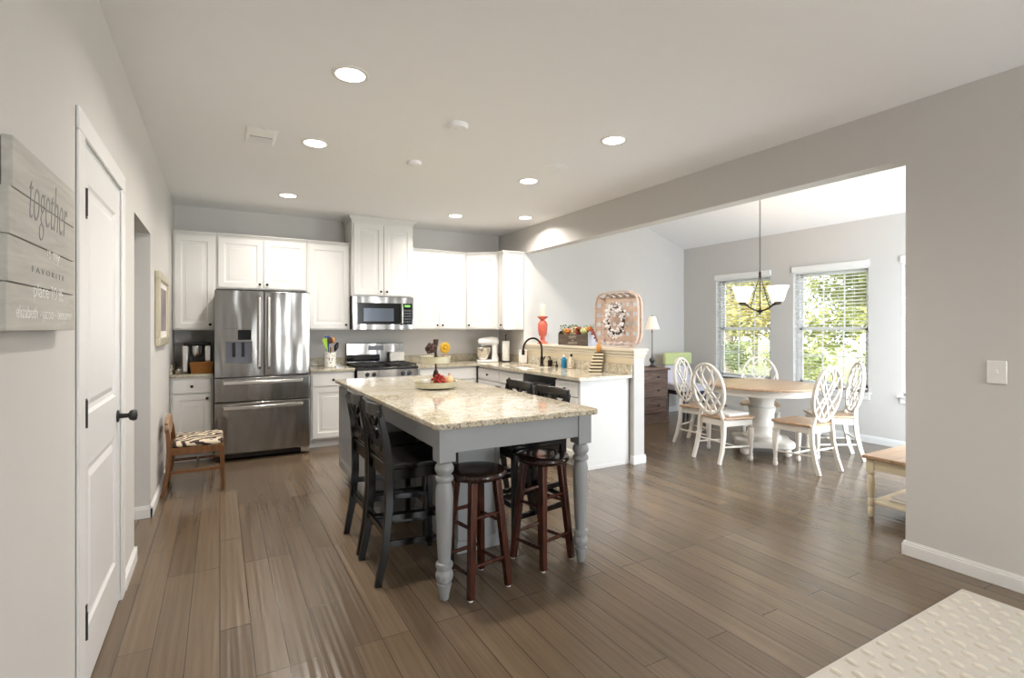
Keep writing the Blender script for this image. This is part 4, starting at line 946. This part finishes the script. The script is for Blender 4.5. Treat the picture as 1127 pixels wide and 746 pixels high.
b = MB()
for k in range(12):
    a = 2*PI*k/12; b.sphere((.028*math.cos(a), 0, .028*math.sin(a)), .015, 6, 4, (1.2, .5, 1.2))
b.sphere((0, -.004, 0), .014, 8, 6)
b.tube([(0, 0, -.02), (-.01, .0, -.10)], .003, 6)
on('sunflower', 'yellow artificial sunflower standing in the upper tray', 'flower', .065, -.03, .318, b, M['yellow'])
def berries(n, r, s=.012):
    b = MB()
    for k in range(n):
        v = Vector((random.gauss(0,1), random.gauss(0,1), random.gauss(0,1))).normalized()*r*random.uniform(.5, 1); b.sphere((v.x, v.y, abs(v.z)*1.5+.012), s*random.uniform(.7, 1.2), 6, 4)
    b.tube([(0, 0, .0), (0, 0, .04)], .004, 6); return b
o = on('berry_cluster', 'cluster of red berries in the lower tray before the post', 'berries', -.005, -.085, .018, berries(90, .062), M['red'])
on('leaf_spray', 'brown autumn leaf spray in the upper tray left of the post', 'leaves', -.05, -.03, .275, berries(36, .045, .014), M['twig'])
on('small_pumpkin', 'small pale pumpkin at the right of the lower tray', 'pumpkin', .095, -.035, .018, MB().sphere((0, 0, .04), .04, 14, 8, (1, 1, .95)).tube([(0,0,.07), (.01,0,.10)], .006, 6), M['peach'])
on('ceramic_cup', 'small white ceramic cup at the left of the lower tray', 'cup', -.095, -.04, .018, MB().lathe([(.024, 0), (.03, .01), (.032, .055), (.028, .055), (.024, .01)], (0,0,0), 18), M['white'])
on('small_gourd', 'little mauve gourd at the right of the upper tray', 'gourd', .07, .02, .206, MB().sphere((0, 0, .025), .026, 12, 8), mat('mauve_gourd', S(150, 112, 116), .6))

# ------------------------------------------------------------------ things on the half wall
HZ = 1.183
t = thing('candle_holder', 'tall coral distressed candle holder on the half wall', 'candle holder', (3.75, 5.78, HZ))
MB().lathe([(.075, 0), (.075, .012), (.05, .025), (.028, .05), (.035, .07), (.03, .09), (.05, .12), (.062, .18), (.066, .25), (.055, .29), (.03, .31), (.03, .325), (.055, .34), (.07, .355), (.07, .365), (.001, .367)], (0,0,0), 28).build('stem', M['coral'], t, smooth=True)
t = thing('pillar_candle', 'ivory pillar candle standing on the coral holder', 'candle', (3.75, 5.78, HZ+.368))
MB().lathe([(.036, 0), (.038, .004), (.038, .155), (.034, .16), (.001, .154)], (0,0,0), 24).build('wax', M['wax'], t, smooth=True)
MB().cyl((0,0,.15), .0015, .018, 6).build('wick', M['black'], t)
t = thing('planter_crate', 'dark wooden crate with faded lettering holding flowers on the half wall', 'crate', (3.755, 5.03, HZ))
b = MB()
for q in ((-.065, -.053, -.30, .30), (.053, .065, -.30, .30), (-.053, .053, -.30, -.288), (.053*-1, .053, .288, .30)): b.box(q[0], q[1], q[2], q[3], 0, .135)
b.box(-.053, .053, -.288, .288, 0, .01); b.build('box', M['boxwood'], t, bevel=.002)
for y, nm in ((.295, 'end_ear'), (-.295, 'end_ear')):
    b = MB(); pl = [(.062*math.cos(PI*k/12), .135+.045*math.sin(PI*k/12)) for k in range(13)]; b.prism(pl, y-.006, y+.006, 'y'); b.build(nm, M['bluegrey'] if y < 0 else M['boxwood'], t)
b = MB(); b.box(-.064, .064, -.302, -.3, 0, .135); b.build('daylit_end_face', M['bluegrey'], t)  # thin sheet over the wooden end, coloured like the window light on it
RL = (PI/2, 0, -PI/2)
text('upper_lettering', 'HAPPY', .052, M['boxletter'], t, (-.0655, 0, .083), RL, .0006)
text('middle_lettering', 'and', .03, M['boxletter'], t, (-.0655, 0, .055), RL, .0006)
text('lower_lettering', 'HARVEST', .046, M['boxletter'], t, (-.0655, 0, .015), RL, .0006)
def bloom(name, label, cat, y, z, r, m, dx=0, kind='rose'):
    r *= 1.35; z += .012
    b = MB()
    if kind == 'rose':
        for k in range(14):
            v = Vector((random.gauss(0,1), random.gauss(0,1), random.gauss(0,1))).normalized()*r*.55; b.sphere(v, r*.5, 7, 5, (1, 1, .8))
    else: b.sphere((0,0,0), r, 12, 8, (.9, 1.5, .8)); b.tube([(0, r*1.4, 0), (0, r*2, .01)], .005, 6)
    b.tube([(0, 0, -r*.5), (0, 0, -.09)], .003, 5)
    o = b.build(name, m, smooth=True); o.location = (3.755+dx, y, HZ+z); tag(o, label, cat, 'flowers and gourds in the dark crate')
bloom('rose', 'peach artificial rose at the left end of the crate', 'flower', 5.27, .155, .035, M['peach'])
bloom('rose', 'orange artificial rose second from the left in the crate', 'flower', 5.18, .15, .035, M['orange'], -.02)
bloom('rose', 'pale peach artificial rose left of the red one in the crate', 'flower', 5.07, .16, .04, M['peach'], .01)
bloom('rose', 'deep red artificial flower in the middle of the crate', 'flower', 4.965, .165, .038, M['red'], -.015)
bloom('gourd', 'pale green gourd at the right of the crate', 'gourd', 4.86, .165, .042, M['greenish'], 0, 'g')
bloom('rose', 'orange artificial rose at the right end of the crate', 'flower', 4.77, .18, .03, M['orange'], -.01)
b = MB()
for k in range(220):
    y = random.uniform(4.72, 5.33); c0 = Vector((3.755+random.uniform(-.05, .05), y, HZ+random.uniform(.13, .25))); a = random.uniform(0, 6.3); e = random.uniform(-.6, .6)
    d = Vector((math.cos(a), math.sin(a), e))*.02; n_ = Vector((-math.sin(a), math.cos(a), .4))*.009
    b.add([c0-d, c0+n_, c0+d, c0-n_], [(0,1,2,3)])
tag(b.build('foliage', M['leafgreen']), 'small green leaves filling between the flowers of the crate', 'leaves', kind='stuff')
# large tobacco basket with wreath
t = thing('tobacco_basket', 'large rounded woven slat basket leaning upright on the end of the half wall', 'basket', (3.765, 4.285, HZ), 0)
def rr(s_, n=48, p=4.5, h=.30, w=.345):
    out = []
    for i in range(n):
        a = 2*PI*i/n; c_, s2 = math.cos(a), math.sin(a); out.append((math.copysign(abs(c_)**(2/p), c_)*w*s_, math.copysign(abs(s2)**(2/p), s2)*h*s_+.305))
    return out
b = MB()
for dx, s_ in ((-.045, 1.0), (.03, .93)): b.tube([(dx, y, z) for y, z in rr(s_)], 0, rect=(.012, .03), up=(1, 0, 0), closed=True)
bk = b.build('rim', M['basketslat'], t, bevel=.002)
for k in range(6):
    y = -.27+.108*k; e = .26 if abs(y) < .25 else .23
    b = MB(); b.tube([(-.04, y, .305-e-.02), (.03, y, .305-e+.01), (.034, y, .305), (.03, y, .305+e-.01), (-.04, y, .305+e+.02)], 0, rect=(.060, .004), up=(1, 0, 0)); b.build('slat', M['basketslat'], t)
for k in range(5):
    z = .305-.21+.105*k; e = .31 if abs(z-.305) < .15 else .28
    b = MB(); b.tube([(-.04, -e-.02, z), (.026, -e+.01, z), (.028, 0, z), (.026, e-.01, z), (-.04, e+.02, z)], 0, rect=(.004, .060), up=(0, 0, 1)); b.build('slat', M['basketslat'], t)
wr = thing('cotton_wreath', 'white cotton boll wreath hanging in the middle of the woven basket', 'wreath', (3.70, 4.26, HZ+.29))
b = MB(); b.tube([(0, .125*math.cos(a), .145*math.sin(a)) for a in [2*PI*k/28 for k in range(28)]], .014, 8, closed=True)
for k in range(60):
    a = random.uniform(0, 2*PI); r_ = random.uniform(.85, 1.45); p = Vector((random.uniform(-.03, 0), .125*r_*math.cos(a), .145*r_*math.sin(a))); q = p+Vector((random.uniform(-.02, .0), random.uniform(-.04, .04), random.uniform(-.04, .04))); b.tube([p, q], .003, 4)
b.build('twig_ring', M['twig'], wr)
b = MB()
for k in range(150):
    a = random.uniform(0, 2*PI); r_ = random.uniform(.72, 1.32); b.sphere((random.uniform(-.045, .005), .125*r_*math.cos(a), .145*r_*math.sin(a)), random.uniform(.009, .015), 7, 5)
cb_ = b.build('cotton_bolls', M['cotton'], wr, smooth=True); cb_['kind'] = 'stuff'
t = thing('berry_garland', 'sprig of dark red berries and twigs trailing from the crate on the half wall', 'garland', (3.72, 4.66, HZ))
b = MB(); pts = bez((0, .06, .16), (-.03, 0, .20), (-.03, -.06, .12), (-.02, -.12, .02), 12); b.tube(pts, .004, 6)
for k in range(8): p = pts[1+k]; b.tube([p, p+Vector((-.01, random.uniform(-.04, .03), random.uniform(-.02, .04)))], .002, 5)
b.build('stem', M['twig'], t)
b = MB(); [b.sphere(Vector(pts[random.randrange(2, 11)])+Vector((random.uniform(-.02, .0), random.uniform(-.03, .03), random.uniform(0, .03))), .009, 7, 5) for k in range(16)]; b.build('berries', M['red'], t, smooth=True)
t = tag(MB().box(-.045, .045, -.14, .14, 0, .05).build('small_planter', M['bluegrey'], bevel=.004), 'low pale blue-grey box on the half wall in front of the woven basket', 'box'); t.location = (3.72, 4.50, HZ)
# move the low box left of the basket so that they do not touch
t.location = (3.745, 4.695, HZ); t.scale = (1, .12, 1)
bpy.data.objects.remove(t)

# ------------------------------------------------------------------ ceiling fixtures, vent, switch
def downlight(x, y, label, power=None):
    t = thing('recessed_light', label, 'ceiling light', (x, y, ZC), 0, 'lit recessed lights in the kitchen ceiling')
    MB().lathe([(.098, 0), (.098, -.004), (.088, -.008), (.078, -.006), (.078, .0)], (0,0,0), 32, cap=False).build('trim_ring', M['white'], t, smooth=True)
    MB().lathe([(.001, -.005), (.078, -.005), (.078, -.001), (.001, -.001)], (0,0,0), 32, cap=False).build('diffuser', M['diffuser'], t)
    d = bpy.data.lights.new('downlight_lamp', 'AREA'); d.shape = 'DISK'; d.size = .14; d.energy = power or LAMP; d.color = (1, .93, .85); d.spread = math.radians(150)
    o = bpy.data.objects.new('downlight_lamp', d); COL.objects.link(o); o.parent = t; o.location = (0, 0, -.012)
LAMP = 17
for x, y, l in ((.62, 2.88, 'lit recessed light nearest the camera, in the left row'), (.62, 4.08, 'lit recessed light in the middle of the left row, right of the vent'), (.62, 5.83, 'lit recessed light in front of the refrigerator cabinets'),
                (2.525, 2.93, 'lit recessed light at the right, beyond the large sloping wall edge'), (2.53, 4.14, 'lit recessed light in the middle of the right row, beside the flat white cover'), (3.33, 5.53, 'lit recessed light over the sink, near the right wall corner'), (2.53, 5.87, 'lit recessed light right of the tall microwave cabinet')):
    downlight(x, y, l)
for x, y, l in ((.62, -.9, 'added fill light in the unseen ceiling behind the camera, left'), (2.53, -.9, 'added fill light in the unseen ceiling behind the camera, right'), (1.6, -2.5, 'added fill light in the unseen ceiling far behind the camera')):
    downlight(x, y, l, 7)  # unseen ceiling lights added behind the camera as general fill
t = thing('ceiling_vent', 'white rectangular air vent in the ceiling left of the lights', 'vent', (.26, 4.12, ZC))
MB().box(-.10, .10, -.16, .16, -.008, 0).build('plate', M['white'], t, bevel=.003)
MB().box(-.075, .075, .0, .13, -.0095, -.008).build('opening', M['dsteel'], t)
for k in range(6):
    MB().box(-.075, .075, .008+.021*k, .018+.021*k, -.013, -.009).build('louver', M['white'], t)
def disc(name, label, cat, x, y, r, h):
    t = thing(name, label, cat, (x, y, ZC)); MB().lathe([(r, 0), (r, -h*.5), (r*.85, -h), (.001, -h)], (0,0,0), 28).build('cover', M['ceil'], t, smooth=True)
    MB().lathe([(r*.35, -h), (r*.33, -h-.004), (.001, -h-.004)], (0,0,0), 16).build('button', M['ceil'], t, smooth=True)
disc('smoke_detector', 'round white smoke detector on the ceiling, nearer the camera', 'smoke detector', 1.41, 3.23, .07, .03)
disc('smoke_detector', 'small round white detector on the ceiling above the island, farther from the camera', 'smoke detector', 1.41, 4.14, .06, .025)
disc('ceiling_cover', 'flat round white cover on the ceiling between the right lights', 'ceiling cover', 2.52, 3.67, .10, .008)
t = thing('light_switch', 'white wall switch plate on the grey right wall', 'switch', (XR, 1.135, 1.155))
MB().box(-.007, 0, -.042, .042, -.063, .063).build('plate', M['white'], t, bevel=.003)
MB().box(-.012, -.007, -.006, .006, -.013, .013).build('toggle', M['white'], t, bevel=.002)

# ------------------------------------------------------------------ rug
t = thing('area_rug', 'cream wool rug with raised tufts on the floor at the lower right', 'rug', (0, 0, 0))
b = MB(); b.box(.9, 3.43, -1.3, 1.20, .001, .012); b.build('woven_base', M['rug'], t, bevel=.004)
b = MB(); j = 0; x = .95
while x < 3.40:
    y = 1.155-(.055 if j % 2 else 0)
    while y > -1.2:
        n = 8; L2, W2, H2 = .028*random.uniform(.9, 1.1), .012, .015; vs = []; 
        for hh, s_ in ((0, 1), (.6, .85), (.9, .5)):
            for i in range(n): a = 2*PI*i/n; vs.append((x+W2*s_*math.cos(a), y+L2*s_*math.sin(a), .0125+H2*hh))
        vs.append((x, y, .0125+H2)); fs = [(r_*n+i, r_*n+(i+1) % n, (r_+1)*n+(i+1) % n, (r_+1)*n+i) for r_ in range(2) for i in range(n)]+[(2*n+i, 2*n+(i+1) % n, 3*n) for i in range(n)]
        b.add(vs, fs); y -= .11
    x += .060; j += 1
tf = b.build('tufts', M['tuft'], t, smooth=True); tf['kind'] = 'stuff'

# ------------------------------------------------------------------ outside the dining windows
tag(MB().box(7.05, 60, -30, 60, -.5, -.4).build('lawn', M['grass']), 'sunlit lawn beyond the dining windows', 'lawn', kind='stuff')
def tree(name, label, x, y, h, r, m, z0=-.4, n=11000, trunk=True, leaf=.085, low=.25):
    t = thing(name, label, 'tree' if trunk else 'shrub', (x, y, z0+.005), 0, 'trees beyond the dining windows' if trunk else 'shrubs beyond the dining windows')
    if trunk:
        b = MB(); b.tube([(0, 0, 0), (.05, .03, h*.4), (-.04, .05, h*.75)], [.14, .10, .04], 10)
        for k in range(5):
            a = random.uniform(0, 6.3); z = h*random.uniform(.3, .6); b.tube([(0, 0, z), (math.cos(a)*r*.6, math.sin(a)*r*.6, z+h*.2)], [.04, .015], 6)
        b.build('trunk', M['bark'], t, smooth=True)
    b = MB(); cl = [Vector((cc*rq, ss*rq, h*random.uniform(low, .92))) for cc, ss, rq in [(math.cos(q), math.sin(q), r*.8*math.sqrt(random.random())) for q in [random.uniform(0, 6.283) for k in range(26)]]]
    for k in range(n):
        c0 = random.choice(cl)+Vector((random.uniform(-.3, .3)*r, random.uniform(-.3, .3)*r, random.gauss(0, h*.05)))
        if c0.z < .14: c0.z = abs(c0.z)+.14
        d = Vector((random.gauss(0,1), random.gauss(0,1), random.gauss(0,.7))).normalized(); e = d.cross(Vector((random.gauss(0,1), random.gauss(0,1), random.gauss(0,1)))).normalized()
        s_ = leaf*random.uniform(.6, 1.4); b.add([c0-d*s_, c0+e*s_*.5, c0+d*s_, c0-e*s_*.5], [(0,1,2,3)])
    b.build('foliage', m, t)
rows = [(15.5, 2.6, 6.5, 2.0, 'leafB', 'yellow'), (15.5, 7.2, 6, 2.1, 'leafA', 'green'), (15.5, 11.9, 6.5, 2.1, 'leafB', 'yellow'), (15.5, 16.8, 6.5, 2.1, 'leafA', 'green'),
        (22, 4.5, 8.5, 2.4, 'leafC', 'dark green'), (22, 10, 8.5, 2.4, 'leafA', 'green'), (22, 15.5, 8.5, 2.4, 'leafC', 'dark green'), (22, 21, 8.5, 2.4, 'leafB', 'yellow')]
where = ['near row, rightmost beyond the lawn', 'near row, filling the middle window', 'near row, between the two clear windows', 'near row, in the window behind the chandelier', 'far row, rightmost behind the lawn', 'far row, behind the middle window', 'far row, between the two clear windows', 'far row, leftmost behind the lawn']
for (x, y, h, r, m, cw), wl in zip(rows, where):
    tree('garden_tree', '%s leafy tree outside, %s' % (cw, wl), x, y, h, r, M[m])
for i, (x, y, r, m, l) in enumerate([(11.8, 5.0, .8, 'leafC', 'dark green shrub on the lawn, rightmost through the windows'), (12, 7.3, .85, 'leafA', 'green shrub on the lawn, seen low in the middle window'), (12.2, 9.6, .9, 'leafC', 'dark green shrub on the lawn between the two clear windows'), (12, 12.0, .9, 'leafB', 'yellow shrub on the lawn, seen low in the window behind the chandelier')]):
    tree('garden_shrub', l, x, y, 1.5, r, M[m], n=1500, trunk=False, leaf=.06, low=.1)
